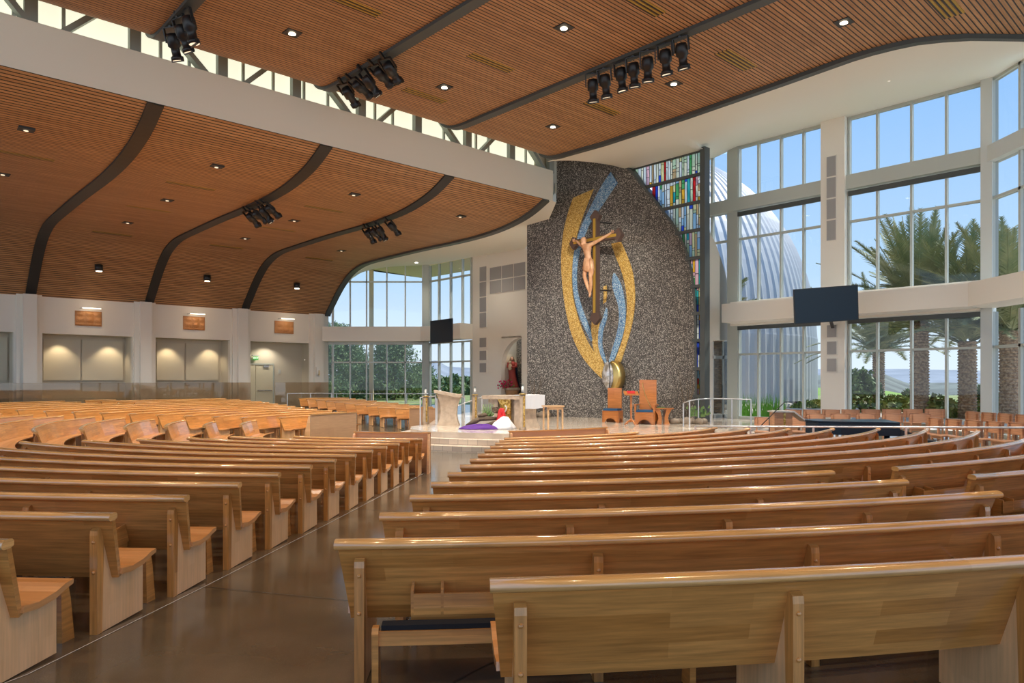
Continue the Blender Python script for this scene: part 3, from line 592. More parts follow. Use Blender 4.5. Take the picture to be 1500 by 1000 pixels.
# thick exterior column seen through
ec = tag(MB().box(X(537)-.25, X(537)+.0, YL+2, YL+2.25, -.4, 8.7).build('porch_column', 'eave'), 'pale square column outside the far left windows under the eave', 'column')
cbx = MB(); cbx.box(X(620), X(628.5), YL-.15, YL+.2, -.4, 8.65); struct(cbx.build('trim_11', 'frame_paint'))
struct(MB().hexa([(*p, z) for z in (3.95, 4.82) for p in [(X(478), YL-.9), (X(625), YL-.9), (X(630), YL+.1), (X(478), YL+.1)]]).build('wall_left_window_beam', 'white_plaster'))
SL4 = 4.17
t = winframe(3, 'angled window wall left of the niche wall', 0); mu = MB()
for px, wd in ((630, .12), (643.5, .08), (660.7, .08), (678, .08), (691, .1)):
    q = q_at(px, SL4); mu.sqbox(SL4-.08, SL4+.08, q-wd/2, q+wd/2, -.4, 3.9); mu.sqbox(SL4-.08, SL4+.08, q-wd/2, q+wd/2, 4.8, 8.6)
qa, qb = q_at(692, SL4), q_at(629, SL4)
for z in (2.66, 7.58, 3.8): mu.sqbox(SL4-.07, SL4+.07, qa, qb, z, z+.09)
part(mu, 'frame', 'frame_paint', t); part(MB().poly([W(SL4, qa, -.4), W(SL4, qb, -.4), W(SL4, qb, 8.6), W(SL4, qa, 8.6)]), 'pane', 'glass', t)
struct(MB().sqbox(SL4-.9, SL4+.1, qa, qb+.6, 3.95, 4.82).build('wall_niche_beam', 'white_plaster'))
struct(MB().hexa([(*p, z) for z in (8.72, 8.95) for p in [(X(470), YL+.1), (-2.3, 40.5), (-2.3, 45.6), (-6.1, 49.7)]]).poly([(X(470), YL+.1, 8.72), (-6.1, 49.7, 8.72), (-9.5, 45, 8.72)]).build('roof_eave', 'eave'))
# niche wall with half-arch niche
qn = [q_at(px, SL4) for px in (734, 764)]   # niche left, right
def znw(py, px): return HC+(HY-py)*W(SL4, q_at(px, SL4))[1]/F_
zn0, zn1 = znw(600, 750), znw(494, 762)
nw = MB(); nL, nR = qn
nw.sqbox(SL4, SL4+.3, nL, qa, -.4, 8.7); nw.sqbox(SL4, SL4+.3, 2.0, nR, -.4, 8.7)
zs = znw(540, 736)
nst = 16; prevp = (nL, zs)
for i in range(1, nst+1):
    th = pi/2*i/nst; p = (nR+(nL-nR)*cos(th), zs+(zn1-zs)*sin(th))
    nw.hexa([W(SL4, prevp[0], prevp[1]), W(SL4+.3, prevp[0], prevp[1]), W(SL4+.3, p[0], p[1]), W(SL4, p[0], p[1]), W(SL4, prevp[0], zn1+.1), W(SL4+.3, prevp[0], zn1+.1), W(SL4+.3, p[0], zn1+.1), W(SL4, p[0], zn1+.1)]); prevp = p
print('NICHE', nL, nR, zn0, zn1, q_at(764, SL4+.9), q_at(734, SL4+.9)); nw.sqbox(SL4, SL4+.3, nR, nL, zn1, 8.7); nw.sqbox(SL4, SL4+.3, nR, nL, -.4, .55)
struct(nw.build('wall_niche', 'white_plaster'))
struct(MB().sqbox(SL4+1.15, SL4+1.3, nR-.5, nL+.8, -.4, zn1+.5).build('wall_niche_back', 'mosaic_grey')); struct(MB().sqbox(SL4+.28, SL4+1.15, nL, nL+.2, -.4, zn1+.3).sqbox(SL4+.28, SL4+.95, nR-.2, nR, -.4, zn1+.3).build('wall_niche_sides', 'taupe'))
def grille(s, cells, label, grp):
    t = thing('speaker_grille', label, 'grille', W(s, (cells[0][0]+cells[0][1])/2, cells[0][2]), grp); mb = MB(); fr = MB()
    for q0, q1, z0, z1 in cells: mb.sqbox(s-.05, s-.01, min(q0, q1)+.03, max(q0, q1)-.03, z0+.03, z1-.03); fr.sqbox(s-.03, s, min(q0, q1), max(q0, q1), z0, z1)
    part(fr, 'frame', 'white_plaster', t); part(mb, 'mesh', 'grille', t)
Q = lambda px: q_at(px, SL4)
grille(SL4, [(Q(703), Q(713.5), znw(480-22.5*i, 708), znw(480-22.5*(i+1), 708)) for i in range(4)], 'tall narrow grey wall grille above the monitor, left of the niche', 'wall grilles')
grille(SL4, [(Q(718+17.5*i), Q(735.5+17.5*i), znw(428-20*j, 740), znw(408-20*j, 740)) for i in range(3) for j in range(2)], 'wide grey wall grille above the arched niche', 'wall grilles')
grille(SL4, [(Q(703), Q(713.5), znw(b, 708), znw(a, 708)) for a, b in ((494, 509), (513, 528), (531, 546))], 'stack of three small square wall grilles left of the niche', 'wall grilles')
# ------------------------------------------------------------------ reredos wall, mosaic ribbons
RW = [(772, 31.8), (812, 31.45), (860, 30.95), (900, 30.4), (940, 29.75), (980, 28.95), (1020, 28.0)]
def rY(px): return interp(RW, px)
def RP(px, py, off=0):
    Y = rY(px); x, y, z = P(px, py, Y); return (x-off*.66, y-off*.75, z)
redge = [(812, 190), (900, 228), (924, 250), (943.6, 275), (958, 292), (970, 308), (981, 322), (990, 336), (997, 350), (1003, 363), (1008, 378), (1012, 394), (1016, 424), (1018, 464), (1019, 552), (1019, 618)]
def rtop(px):
    if px < 812: return 150 if px > 815 else 190
    for (a, b), (c, d) in zip(redge, redge[1:]):
        if a <= px <= c and c > a: return b+(d-b)*(px-a)/(c-a)
    return 618
rm = MB(); cols = [772, 780, 790, 800, 812, 830, 850, 870, 890, 900, 912, 924, 934, 943.6, 951, 958, 964, 970, 976, 981, 986, 990, 994, 997, 1000, 1003, 1006, 1008, 1010, 1012, 1014, 1016, 1018, 1019]
for a, b in zip(cols, cols[1:]):
    pts = []
    for px in (a, b):
        Y = rY(px); x = (px-750)/F_*Y; zt = HC+(HY-rtop(px))*Y/F_
        if px >= 1018.9: zt = 4.2
        pts.append((x, Y, min(zt, 12.2)))
    (x0, y0, t0), (x1, y1, t1) = pts; d = (.22, .25)
    rm.hexa([(x0, y0, -.05), (x1, y1, -.05), (x1+d[0], y1+d[1], -.05), (x0+d[0], y0+d[1], -.05), (x0, y0, t0), (x1, y1, t1), (x1+d[0], y1+d[1], t1), (x0+d[0], y0+d[1], t0)])
struct(rm.build('wall_reredos', 'mosaic_grey'))
eb = MB()
for (a, b), (c, d) in zip(redge[1:], redge[2:]):
    p, q_ = Vector(RP(a, b)), Vector(RP(c, d)); eb.bar(p+Vector((.12, .1, 0)), q_+Vector((.12, .1, 0)), .34, .10, up=(.7, -.7, 0))
struct(eb.build('trim_12', 'rib_steel'))
def ribbon(L, R, name, m, label):
    mb = MB(); n = 4
    def res(pts, N=28):
        cum = [0]
        for a, b in zip(pts, pts[1:]): cum.append(cum[-1]+hypot(a[0]-b[0], a[1]-b[1]))
        out = []
        for i in range(N+1):
            d = cum[-1]*i/N
            for j in range(len(pts)-1):
                if d <= cum[j+1]+1e-9: t = (d-cum[j])/(cum[j+1]-cum[j]+1e-9); out.append((lerp(pts[j][0], pts[j+1][0], t), lerp(pts[j][1], pts[j+1][1], t))); break
        # smooth
        for _ in range(3): out = [out[0]]+[tuple((out[i-1][c]+2*out[i][c]+out[i+1][c])/4 for c in (0, 1)) for i in range(1, len(out)-1)]+[out[-1]]
        return out
    A, B = res(L), res(R)
    R_ = [[RP(a[0], a[1], -.02), RP(a[0], a[1], .035), RP((a[0]+b[0])/2, (a[1]+b[1])/2, .045), RP(b[0], b[1], .035), RP(b[0], b[1], -.02)] for a, b in zip(A, B)]
    mb.rings(R_, smooth=False); o = tag(mb.build(name, m), label, 'mosaic', 'mosaic ribbons on the altar wall'); return o
ribbon([(840, 290), (832, 312), (825, 340), (822, 380), (823.6, 414), (828, 450), (837, 490), (851, 521), (869, 543), (884, 556)], [(870, 277), (856, 312), (846, 340), (841, 366), (838, 394), (837.6, 420), (840, 440), (850, 475), (863, 505), (887, 538)], 'mosaic_ribbon', 'mosaic_gold', 'large gold mosaic ribbon curving down the left of the crucifix')
ribbon([(895, 252), (882, 270), (872, 290), (861, 312), (852, 330), (846, 348), (841, 368), (839, 386), (838.5, 414), (842, 438), (848, 462), (856, 480), (866, 500)], [(905, 268), (893, 285), (884, 300), (870, 318), (862, 332), (854, 352), (850, 368), (846, 386), (844.5, 414), (848.5, 438), (857, 462), (865, 478), (869, 498)], 'mosaic_ribbon', 'mosaic_blue', 'long blue mosaic ribbon rising to a point left of the crucifix')
ribbon([(868, 462), (867, 475), (866.6, 486), (869, 508), (876, 530), (884, 541)], [(879, 462), (878.5, 475), (877, 486), (877, 508), (883, 528), (887, 538)], 'mosaic_ribbon', 'mosaic_gold', 'short gold mosaic ribbon below the foot of the crucifix')
ribbon([(888, 450), (884, 465), (877, 482), (876, 504), (880, 521), (887, 532)], [(890, 452), (890, 466), (884, 482), (882, 504), (886.5, 521), (889, 531)], 'mosaic_ribbon', 'mosaic_blue', 'thin blue mosaic ribbon at the foot of the crucifix')
ribbon([(899, 400), (896, 416), (900, 429), (906, 446), (908, 464), (904, 490), (897, 512), (892, 530)], [(901, 400), (908, 410), (913, 424), (917, 451), (917, 473), (912, 495), (904, 517), (898, 532)], 'mosaic_ribbon', 'mosaic_blue', 'blue mosaic ribbon right of the crucifix')
ribbon([(896, 357), (902, 376), (911, 396), (917, 420), (919.5, 445), (918, 468), (913, 495), (905, 519), (898, 535)], [(910, 354), (920, 376), (928, 398), (931, 429), (930, 455), (925, 482), (917, 508), (910, 530), (905, 544)], 'mosaic_ribbon', 'mosaic_gold', 'gold mosaic ribbon arching down the right of the crucifix')
ribbon([(884, 420), (885, 432), (884, 445)], [(889, 418), (889.5, 432), (888, 442)], 'mosaic_ribbon', 'mosaic_gold', 'small gold mosaic sliver beside the crucifix shaft')
# crucifix
CRO = Vector(P(875, 351, 29.6)); ua = Vector((.679, -.734, 0)); na = Vector((-.734, -.679, 0)); uz = Vector((0, 0, 1))
def CP(u, z, d=0): return CRO+ua*u+uz*z+na*d
cr = thing('crucifix', 'large dark wooden crucifix with a carved wooden figure on the mosaic wall', 'crucifix', CP(0, 0))
ztop, zbot = 1.16, -3.45
def arm(pts): return MB().prism([CP(u, z, .0) for u, z in pts], na*.18)
part(arm([(-.14, -.1), (-.14, .75), (-.27, .95), (0, ztop+.05), (.27, .95), (.14, .75), (.14, -.1), (.14, -3.0), (.27, -3.3), (0, zbot-.1), (-.27, -3.3), (-.14, -3.0)]), 'upright', 'cross_wood', cr)
part(MB().prism([CP(u, z, -.012) for u, z in [(-1.05, -.13), (-1.22, -.27), (-1.42, 0), (-1.22, .27), (-1.05, .13), (1.05, .13), (1.22, .27), (1.42, 0), (1.22, -.27), (1.05, -.13)]], na*.205), 'crossbar', 'cross_wood', cr)
part(MB().prism([CP(u, z, .18) for u, z in [(-.055, -3.05), (.055, -3.05), (.055, .85), (-.055, .85)]], na*.03).prism([CP(u, z, .19) for u, z in [(-1.15, -.055), (1.15, -.055), (1.15, .055), (-1.15, .055)]], na*.03), 'gold_inlay', 'cross_gold', cr)
for z in (.72, -2.1): part(MB().tube([CP(.1, z, .0), CP(.25, z, -.6)], .035), 'wall_bracket', 'blackbody', cr)
def skin(name, verts, edges, radii, m, parent, sub=2):
    me = bpy.data.meshes.new(name); me.from_pydata([tuple(v) for v in verts], edges, []); o = bpy.data.objects.new(name, me); COL.objects.link(o)
    md = o.modifiers.new('skin', 'SKIN'); md.use_smooth_shade = True
    for i, v in enumerate(me.skin_vertices[0].data): v.radius = radii[i] if isinstance(radii[i], tuple) else (radii[i], radii[i]); v.use_root = (i == 0)
    s2 = o.modifiers.new('sub', 'SUBSURF'); s2.levels = sub; s2.render_levels = sub
    bpy.context.view_layer.update(); dg = bpy.context.evaluated_depsgraph_get(); m2 = bpy.data.meshes.new_from_object(o.evaluated_get(dg)); o.modifiers.clear(); o.data = m2
    m2.materials.clear(); m2.materials.append(MATS[m]); m2.polygons.foreach_set('use_smooth', [True]*len(m2.polygons))
    o.parent = parent; m2.transform(Matrix.Translation(parent.location).inverted()); return o
J = [(-.16, -.95, .36), (-.17, -.72, .40), (-.18, -.48, .44), (-.20, -.30, .42), (-.28, -.22, .44), (-.36, -.10, .46), (-.40, .0, .46),   # pelvis..neck..head
     (-.42, -.27, .38), (-.66, -.14, .34), (-.88, .02, .27), (-1.0, .08, .26),       # left arm
     (.02, -.24, .38), (.32, -.14, .34), (.66, .0, .27), (.90, .09, .26), (.98, .12, .26),  # right arm
     (-.24, -1.02, .38), (-.32, -1.50, .46), (-.24, -1.95, .34), (-.13, -2.25, .30), (-.12, -2.42, .36),
     (-.02, -1.02, .38), (.06, -1.50, .50), (-.06, -1.95, .34), (-.12, -2.22, .32), (-.09, -2.40, .38)]
E_ = [(0, 1), (1, 2), (2, 3), (3, 4), (4, 5), (5, 6), (3, 7), (7, 8), (8, 9), (9, 10), (3, 11), (11, 12), (12, 13), (13, 14), (14, 15), (0, 16), (16, 17), (17, 18), (18, 19), (19, 20), (0, 21), (21, 22), (22, 23), (23, 24), (24, 25)]
Rr = [(.18, .13), (.155, .11), (.20, .13), (.17, .11), .07, .105, .09, .09, .07, .048, .045, .09, .072, .056, .045, .045, .12, .09, .078, .048, .05, .12, .09, .078, .048, .05]
fig = skin('corpus', [CP(*j) for j in J], E_, Rr, 'corpus_wood', cr)
ex_ = MB()      # head details: nose, hair, fingers, loincloth
hc = CP(-.38, -.06, .46); part(MB().ball(hc, (.105, .11, .15), 12, 8).ball(hc+na*.10+uz*.0, (.02, .03, .035)).ball(hc-na*.03+uz*.03, (.13, .13, .15), 12, 8).ball(hc-uz*.13+na*.05, (.07, .06, .07)), 'head_and_hair', 'corpus_wood', cr)
lc = MB()
R_ = []
for z, rx, rd in ((-.80, .19, .14), (-.88, .22, .18), (-1.0, .25, .20), (-1.12, .26, .2), (-1.25, .27, .2), (-1.36, .23, .17)):
    R_.append([CP(-.14+rx*(1+.07*sin(j*4+z*9))*cos(2*pi*j/20), z-.05*cos(2*pi*j/20), .39+rd*(1+.07*sin(j*4+z*9))*sin(2*pi*j/20)) for j in range(20)])
lc.rings(R_); lc.tube([CP(.06, -.85, .5), CP(.12, -1.1, .5), CP(.10, -1.45, .46), CP(.06, -1.6, .42)], [.05, .09, .08, .02]); part(lc, 'loincloth', 'corpus_wood', cr)
fg = MB()
for hx, hz, sg in ((-1.0, .08, -1), (.98, .12, 1)):
    for i in range(4): fg.tube([CP(hx+sg*.03, hz-.03+.022*i, .27), CP(hx+sg*(.10+.01*(i % 3)), hz-.035+.03*i, .28), CP(hx+sg*(.13), hz-.03+.032*i, .31)], [.014, .012, .008], 6)
    fg.tube([CP(hx, hz+.03, .28), CP(hx+sg*.03, hz+.10, .31)], [.015, .009], 6)
part(fg, 'fingers', 'corpus_wood', cr)
# tabernacle
TB = Vector(P(893.5, 550, 29.85)); t = thing('tabernacle', 'oval tabernacle of silvery crystal and gold on the mosaic wall', 'tabernacle', TB)
def oval(c, ru, rz, d0, d1, n=28):
    mb = MB(); mb.rings([[c+ua*(ru*k*math.copysign(abs(cos(2*pi*j/n))**1.5, cos(2*pi*j/n)))+uz*(rz*k*sin(2*pi*j/n))+na*d for j in range(n)] for d, k in ((d0, 1), (d1*.6, 1), (d1, .8), (d1+.05, .2))]); return mb
part(oval(TB+ua*.12, .38, .63, -.4, .0), 'gold_case', 'goldleaf', t); part(oval(TB-ua*.08, .30, .60, .0, .12), 'crystal_front', 'crystal', t)
part(MB().tube([TB+na*.14+ua*(.02+.1*sin(i/12*pi))+uz*(.6*cos(i/12*pi)) for i in range(13)], .02), 'seam', 'blackbody', t)
# ------------------------------------------------------------------ stained glass
GPs = 2.72; q_r = q_at(1028, GPs)
def gq(px): return q_at(px, GPs)
zb = [-.0, 1.0, 2.07, 3.19, 4.25, 5.32, 6.44, 7.53, 8.62, 9.7, 10.62]
def gleft(z):     # left boundary of the glass (q) from the reredos edge
    Y = 29; best = 1019
    for _ in range(6):
        py = HY-(z-HC)*F_/rY(best); px = 1019
        for (a, b), (c, d) in zip(redge[1:], redge[2:]):
            if b <= py <= d: px = a+(c-a)*(py-b)/(d-b)
        if py < 250: px = 924
        best = px
    return gq(best)
sg = thing('stained_glass_window', 'tall curved stained glass window of coloured strips beside the mosaic wall', 'window', W(GPs, q_r, 0))
bars = MB(); rg = random.Random(3)
for i in range(len(zb)-1):
    z0, z1 = zb[i]+.06, zb[i+1]-.06; mb = MB(); q = q_r+.04; qmax = gleft(z0)+.3
    wgt = [8, 8, 3, 2.0, 1.3, 1.4, 1.5, 2, 1, .5, 3, 3] if i > 5 else [4, 4, 3, 3, 2, 2, 2.5, 1.5, 1, 1, 2, 2]
    while q < qmax+.1:
        wd = rg.uniform(.09, .17) if i > 4 else rg.uniform(.06, .10); z = z0
        last = rg.choices(range(12), wgt)[0]
        while z < z1-.02:
            h = rg.choice([rg.uniform(.08, .3), rg.uniform(.3, .9)]) if i > 4 else rg.uniform(.12, .45); zz = min(z+h, z1)
            if z1-zz < .08: zz = z1
            if rg.random() < .55: last = rg.choices(range(12), wgt)[0]
            if q+wd*.5 < gleft((z+zz)/2)+.4:
                mb.cm = last; k = rg.uniform(-.03, .03); mb.poly([W(GPs, q+.007, z+.007), W(GPs, q+wd-.007, z+.007+k*0), W(GPs, q+wd-.007, zz-.007), W(GPs, q+.007, zz-.007)])
                mb.cm = 12; mb.sqbox(GPs-.012, GPs+.012, q, q+wd, zz-.008, zz+.008); mb.sqbox(GPs-.014, GPs+.014, q-.007, q+.007, z, zz)
            z = zz
        q += wd
    if mb.f: part(mb, 'glass_panel', ['art_'+a for a, _ in ART]+['blackbody'], sg)
    ld = MB(); q1 = min(qmax+.12, gleft(zb[i])+.05) if i else qmax
    bars.sqbox(GPs-.06, GPs+.04, q_r, gleft(zb[i+1] if i > 8 else zb[i])+.1, zb[i]-.06, zb[i]+.06)
bars.sqbox(GPs-.06, GPs+.04, q_r, gq(926), 10.56, 10.7)
part(bars, 'crossbars', 'rib_steel', sg); part(MB().sqbox(GPs-.14, GPs+.22, q_r-.22, q_r, -.0, 10.7), 'post', 'rib_steel', sg)
# white fin wall between stained glass and windows
fn = MB(); fY = 30.6
fin = [(1034, 330), (1040, 340), (1048, 356), (1056, 378), (1063, 402), (1069, 428), (1073, 446), (1073, 498), (1034, 498)]
fn.prism([P(a, b, fY) for a, b in fin], (.1, .3, 0)); struct(fn.build('wall_fin', 'white_plaster'))
struct(MB().box(P(1030, 0, 29.5)[0], P(1044, 0, 29.5)[0], 29.5, 29.8, 0, 3.4).build('wall_fin_lower', 'white_plaster'))
d = thing('door_2', 'glazed side door with aluminium frame right of the stained glass', 'door', P(1058, 612, 30.8)); struct(d)
def fx(px): return P(px, 0, 30.8)[0]
part(MB().box(fx(1043), fx(1045), 30.75, 30.85, 0, 3.3).box(fx(1058), fx(1060.5), 30.75, 30.85, 0, 3.3).box(fx(1071), fx(1073), 30.75, 30.85, 0, 3.3).box(fx(1043), fx(1073), 30.75, 30.85, 2.55, 2.68).box(fx(1043), fx(1073), 30.75, 30.85, 0, .14), 'frame', 'frame_light', d)
part(MB().box(fx(1043), fx(1073), 30.79, 30.8, .1, 3.3), 'pane', 'glass', d); part(MB().box(fx(1056.5), fx(1057.5), 30.7, 30.75, .9, 1.4), 'handle', 'blackbody', d)
# ------------------------------------------------------------------ right window walls
SR = 5.70
def qr(px): return q_at(px, SR)
def rwall(n, label, pxs, z_top=11.45):
    t = thing(f'window_{n}', label, 'window'); struct(t); mu = MB(); q0, q1 = qr(pxs[0]), qr(pxs[-1])
    for i, px in enumerate(pxs):
        q = qr(px); wd = .07
        for a, b in ((0, 3.85), (4.7, 8.65), (9.2, z_top)): mu.sqbox(SR-.1, SR+.08, q-wd/2, q+wd/2, a, b)
    for z, h in ((2.66, .08), (7.5, .08), (0, .12), (z_top-.12, .12)): mu.sqbox(SR-.08, SR+.06, q1, q0, z, z+h)
    part(mu, 'frame', 'frame_paint', t); gb = MB()
    for a, b in ((0, 3.85), (4.7, 8.7), (9.2, z_top)): gb.poly([W(SR, q0, a), W(SR, q1, a), W(SR, q1, b), W(SR, q0, b)])
    part(gb, 'pane', 'glass', t)
    bl = MB(); bl.sqbox(SR-.16, SR-.08, q1, q0, 8.48, 8.66); bl.sqbox(SR-.16, SR-.08, q1, q0, 3.72, 3.88); part(bl, 'roller_blind', 'rib_steel', t); return t
rwall(4, 'tall window wall left of the grille column', [1083, 1112, 1145, 1178, 1206]); rwall(5, 'tall window wall of four panes with palms outside', [1245, 1286, 1336, 1387, 1440])
t = thing('window_6', 'narrow upper window beside the stained glass', 'window'); struct(t)
mu = MB()
for px in (1035, 1044, 1068): mu.sqbox(SR-.08, SR+.08, qr(px)-.05, qr(px)+.05, 5.2, 11.3)
mu.sqbox(SR-.08, SR+.08, qr(1068), qr(1035), 7.5, 7.58); part(mu, 'frame', 'frame_paint', t); part(MB().poly([W(SR, qr(1035), 0), W(SR, qr(1068), 0), W(SR, qr(1068), 11.3), W(SR, qr(1035), 11.3)]), 'pane', 'glass', t)
bm = MB(); bm.sqbox(SR-.25, SR+.15, qr(1442), qr(1034), 8.72, 9.25); struct(bm.build('wall_right_upper_beam', 'frame_paint'))
bm = MB(); bm.sqbox(SR-.3, SR+.15, qr(1442), qr(1075), 3.9, 4.9)
bm.sqbox(4.33, SR, q_at(1418, 4.33), q_at(1057, 4.33), 3.97, 4.72); struct(bm.build('wall_right_lower_beam', 'white_plaster'))
k0 = W(4.33, q_at(1418, 4.33)); struct(MB().hexa([(*p, z) for z in (3.97, 4.72) for p in [(k0[0], k0[1]), (14.35, 8), (15.7, 8), (15.7, 23.4)]]).build('wall_right_side_beam', 'white_plaster'))
c = MB(); c.sqbox(SR-.15, SR+.2, qr(1083)+.0, qr(1068), 0, 11.45); struct(c.build('wall_column_left', 'frame_paint'))
c = MB(); qa_, qb_ = qr(1243), qr(1208); c.sqbox(SR-.35, SR+.2, qa_, qb_, 0, 11.45); struct(c.build('wall_column_grilles', 'white_plaster'))
c = MB(); c.sqbox(SR-.3, SR+.2, qr(1457), qr(1440), 0, 11.45); struct(c.build('wall_column_corner', 'frame_light'))
SRg = SR-.36; QG = lambda px: q_at(px, SRg)
def zg(py, px): return HC+(HY-py)*W(SRg, QG(px))[1]/F_
grille(SRg, [(QG(1210.5), QG(1226), zg(353-31.2*i, 1218), zg(353-31.2*(i+1), 1218)) for i in range(4)], 'tall grey wall grille on the column above the right monitor', 'wall grilles')
grille(SRg, [(QG(1211), QG(1227), zg(b, 1218), zg(a, 1218)) for a, b in ((475, 495), (499, 520), (524, 545))], 'stack of three square grilles on the column below the right monitor', 'wall grilles')
# third facet, running towards the camera
t = thing('window_7', 'window wall at the right edge turning toward the camera', 'window'); struct(t); mu = MB(); ys = [23.15, 21.9, 20.5, 19, 17.5, 16, 14, 12, 10, 8]
for y in ys:
    for a, b in ((0, 3.85), (4.7, 8.7), (9.2, 11.45)): mu.box(15.62, 15.8, y-.05, y+.05, a, b)
for z in (2.66, 7.5, -.2, 11.35): mu.box(15.62, 15.8, 8, 23.2, z, z+.09)
part(mu, 'frame', 'frame_paint', t); part(MB().poly([(15.7, 8, -.3), (15.7, 23.2, -.3), (15.7, 23.2, 11.45), (15.7, 8, 11.45)]), 'pane', 'glass', t)
struct(MB().box(15.45, 15.9, 8, 23.3, 8.72, 9.25).build('wall_right_side_upper_beam', 'frame_light'))
# ------------------------------------------------------------------ sanctuary platform with steps
def plat(z0, z1, grow, name, m):
    c = Vector((-.6, 27.2)); pts = []
    base = [(-3.1, 26.5), (-3.55, 25.0), (-3.4, 23.8), (-2.9, 22.9), (-2.2, 22.35), (-1.2, 21.95), (0, 21.6), (1.4, 21.35), (2.8, 21.3), (4.2, 21.5), (5.4, 22.0), (6.4, 22.7), (7.2, 23.6), (8.2, 24.8), (9.8, 27.2), (10.9, 28.6)]
    back = [W(6.3, -6.8)[:2], W(6.3, -3.5)[:2], (5, 34.5), (-2, 36.5), (-3.2, 31)]
    pts = []
    for i, p in enumerate(base):
        a = Vector(base[max(i-1, 0)]); b = Vector(base[min(i+1, len(base)-1)]); d = (b-a).normalized(); n = Vector((d.y, -d.x)); pts.append(Vector(p)+n*grow)
    pts = [(p.x, p.y, z0) for p in pts]+[(x, y, z0) for x, y in back]
    return struct(MB().prism(pts, (0, 0, z1-z0)).build(name, m))
plat(-.56, 0, 0, 'floor_platform', 'platform_stone' if 'platform_stone' in MATS else 'tile_step')
mat('platform_stone', (.60, .50, .40), .12, var=(2.5, (.70, .60, .49), .4, .6), spec=.6)
bpy.data.objects['floor_platform'].data.materials.clear(); bpy.data.objects['floor_platform'].data.materials.append(MATS['platform_stone'])
def stepmat():
    m = mat('step_tile', (.66, .54, .42), .3); nt = m.node_tree; b = nt.nodes['Principled BSDF']; L = nt.links.new; uv = nd(nt, 'ShaderNodeUVMap'); br = nd(nt, 'ShaderNodeTexBrick')
    br.inputs['Scale'].default_value = 1; br.inputs['Brick Width'].default_value = .3; br.inputs['Row Height'].default_value = .17; br.inputs['Mortar Size'].default_value = .006
    br.inputs['Color1'].default_value = (.74, .62, .49, 1); br.inputs['Color2'].default_value = (.52, .42, .33, 1); br.inputs['Mortar'].default_value = (.35, .28, .22, 1); L(uv.outputs[0], br.inputs[0]); L(br.outputs[0], b.inputs['Base Color'])
stepmat()
plat(-.56, -.18, .36, 'floor_step_upper', 'step_tile'); plat(-.56, -.36, .72, 'floor_step_lower', 'step_tile')
# facing of the top riser
# ------------------------------------------------------------------ sanctuary furniture
def PF(px, py, z=0):
    Y = (HC-z)*F_/(py-HY); return ((px-750)/F_*Y, Y, z)
# altar
AX = Vector(PF(741, 627)); A1 = Vector((.82, -.57, 0)); A2 = Vector((.57, .82, 0))
def AP(u, v, z): return AX+A1*u+A2*v+Vector((0, 0, z))
def abox(mb, u0, u1, v0, v1, z0, z1): return mb.hexa([AP(u0, v0, z0), AP(u1, v0, z0), AP(u1, v1, z0), AP(u0, v1, z0), AP(u0, v0, z1), AP(u1, v0, z1), AP(u1, v1, z1), AP(u0, v1, z1)])
al = thing('altar', 'travertine altar with a gold mosaic centre panel and flared supports', 'altar', AX)
part(abox(MB(), -.95, .78, -.1, 1.15, .98, 1.10), 'altar_top', 'travertine', al)
def curvedleg(u0, u1, flare, v0, v1):
    mb = MB(); R = []
    for i in range(11):
        t_ = i/10; b_ = flare*(2*t_-1)**2; R.append([AP(u0-(b_ if flare > 0 else 0), v0, t_*.98), AP(u1+(b_ if flare < 0 else 0)*-1, v0, t_*.98), AP(u1+(b_ if flare < 0 else 0)*-1, v1, t_*.98), AP(u0-(b_ if flare > 0 else 0), v1, t_*.98)])
    return mb.rings(R, smooth=False)
part(curvedleg(.35, .60, -.18, .0, .95), 'support', 'travertine', al); part(curvedleg(-.48, -.34, .22, .0, .95), 'support', 'travertine', al)
mb = MB(); R_ = []
for i in range(11):
    t_ = i/10; u0 = -.25+.5*sin(pi*t_*.5+.2)*.0+(-.22 if 0 else 0)+.28*(1-t_)**1.5*1; R_.append([AP(-.30+.34*(1-t_)**.8, -.06, t_*.98), AP(.22, -.06, t_*.98), AP(.22, .0, t_*.98), AP(-.30+.34*(1-t_)**.8, .0, t_*.98)])
part(mb.rings(R_, smooth=False), 'gold_panel', 'mosaic_goldtile', al); part(MB().tube([AP(.02+.07*sin(a*.9), -.09, .62+.14*cos(a*.6)) for a in range(10)], .018), 'white_emblem', 'linen', al)
part(abox(MB(), -.5, .5, .12, .9, 0, .98), 'core', 'travertine', al)
cl = MB(); n = 24
cl.grid(lambda u, v: AP(.795+.012*sin(v*30), -.12+v*1.35, 1.12-.46*u+.01*sin(v*9)) if u > 0 else AP(.795, -.12+v*1.35, 1.12), 4, n)
cl.grid(lambda u, v: AP(.1+u*.695, -.12+v*1.35, 1.125), 2, n); cl.grid(lambda u, v: AP(-.965-.012*sin(v*26), .3+v*.9, 1.10-.26*u), 3, n)
tag(cl.build('altar_cloth', 'linen'), 'white linen cloth hanging over the right end of the stone altar', 'cloth')
def candle(px, py, h, label):
    b = PF(px, py); t = thing('candle_stand', label, 'candle stand', b, 'stone candle stands'); x, y, _ = b
    part(MB().lathe((x, y, 0), [(.13, 0), (.12, .1), (.095, .5), (.10, h-.1), (.105, h)], 4, rot=.3), 'column', 'travertine', t)
    part(MB().box(x+.02, x+.075, y-.125, y-.06, .1, h-.05), 'gold_strip', 'mosaic_goldtile', t); part(MB().lathe((x, y, h), [(.12, 0), (.14, .02), (.05, .04)], 14), 'drip_tray', 'goldleaf', t)
    c_ = part(MB().lathe((x, y, h+.04), [(.04, 0), (.04, .22), (.01, .23)], 12), 'candle', 'candle', t); part(MB().lathe((x, y, h+.24), [(.05, 0), (.045, .05), (.03, .1)], 12), 'follower', 'glass_clear', c_)
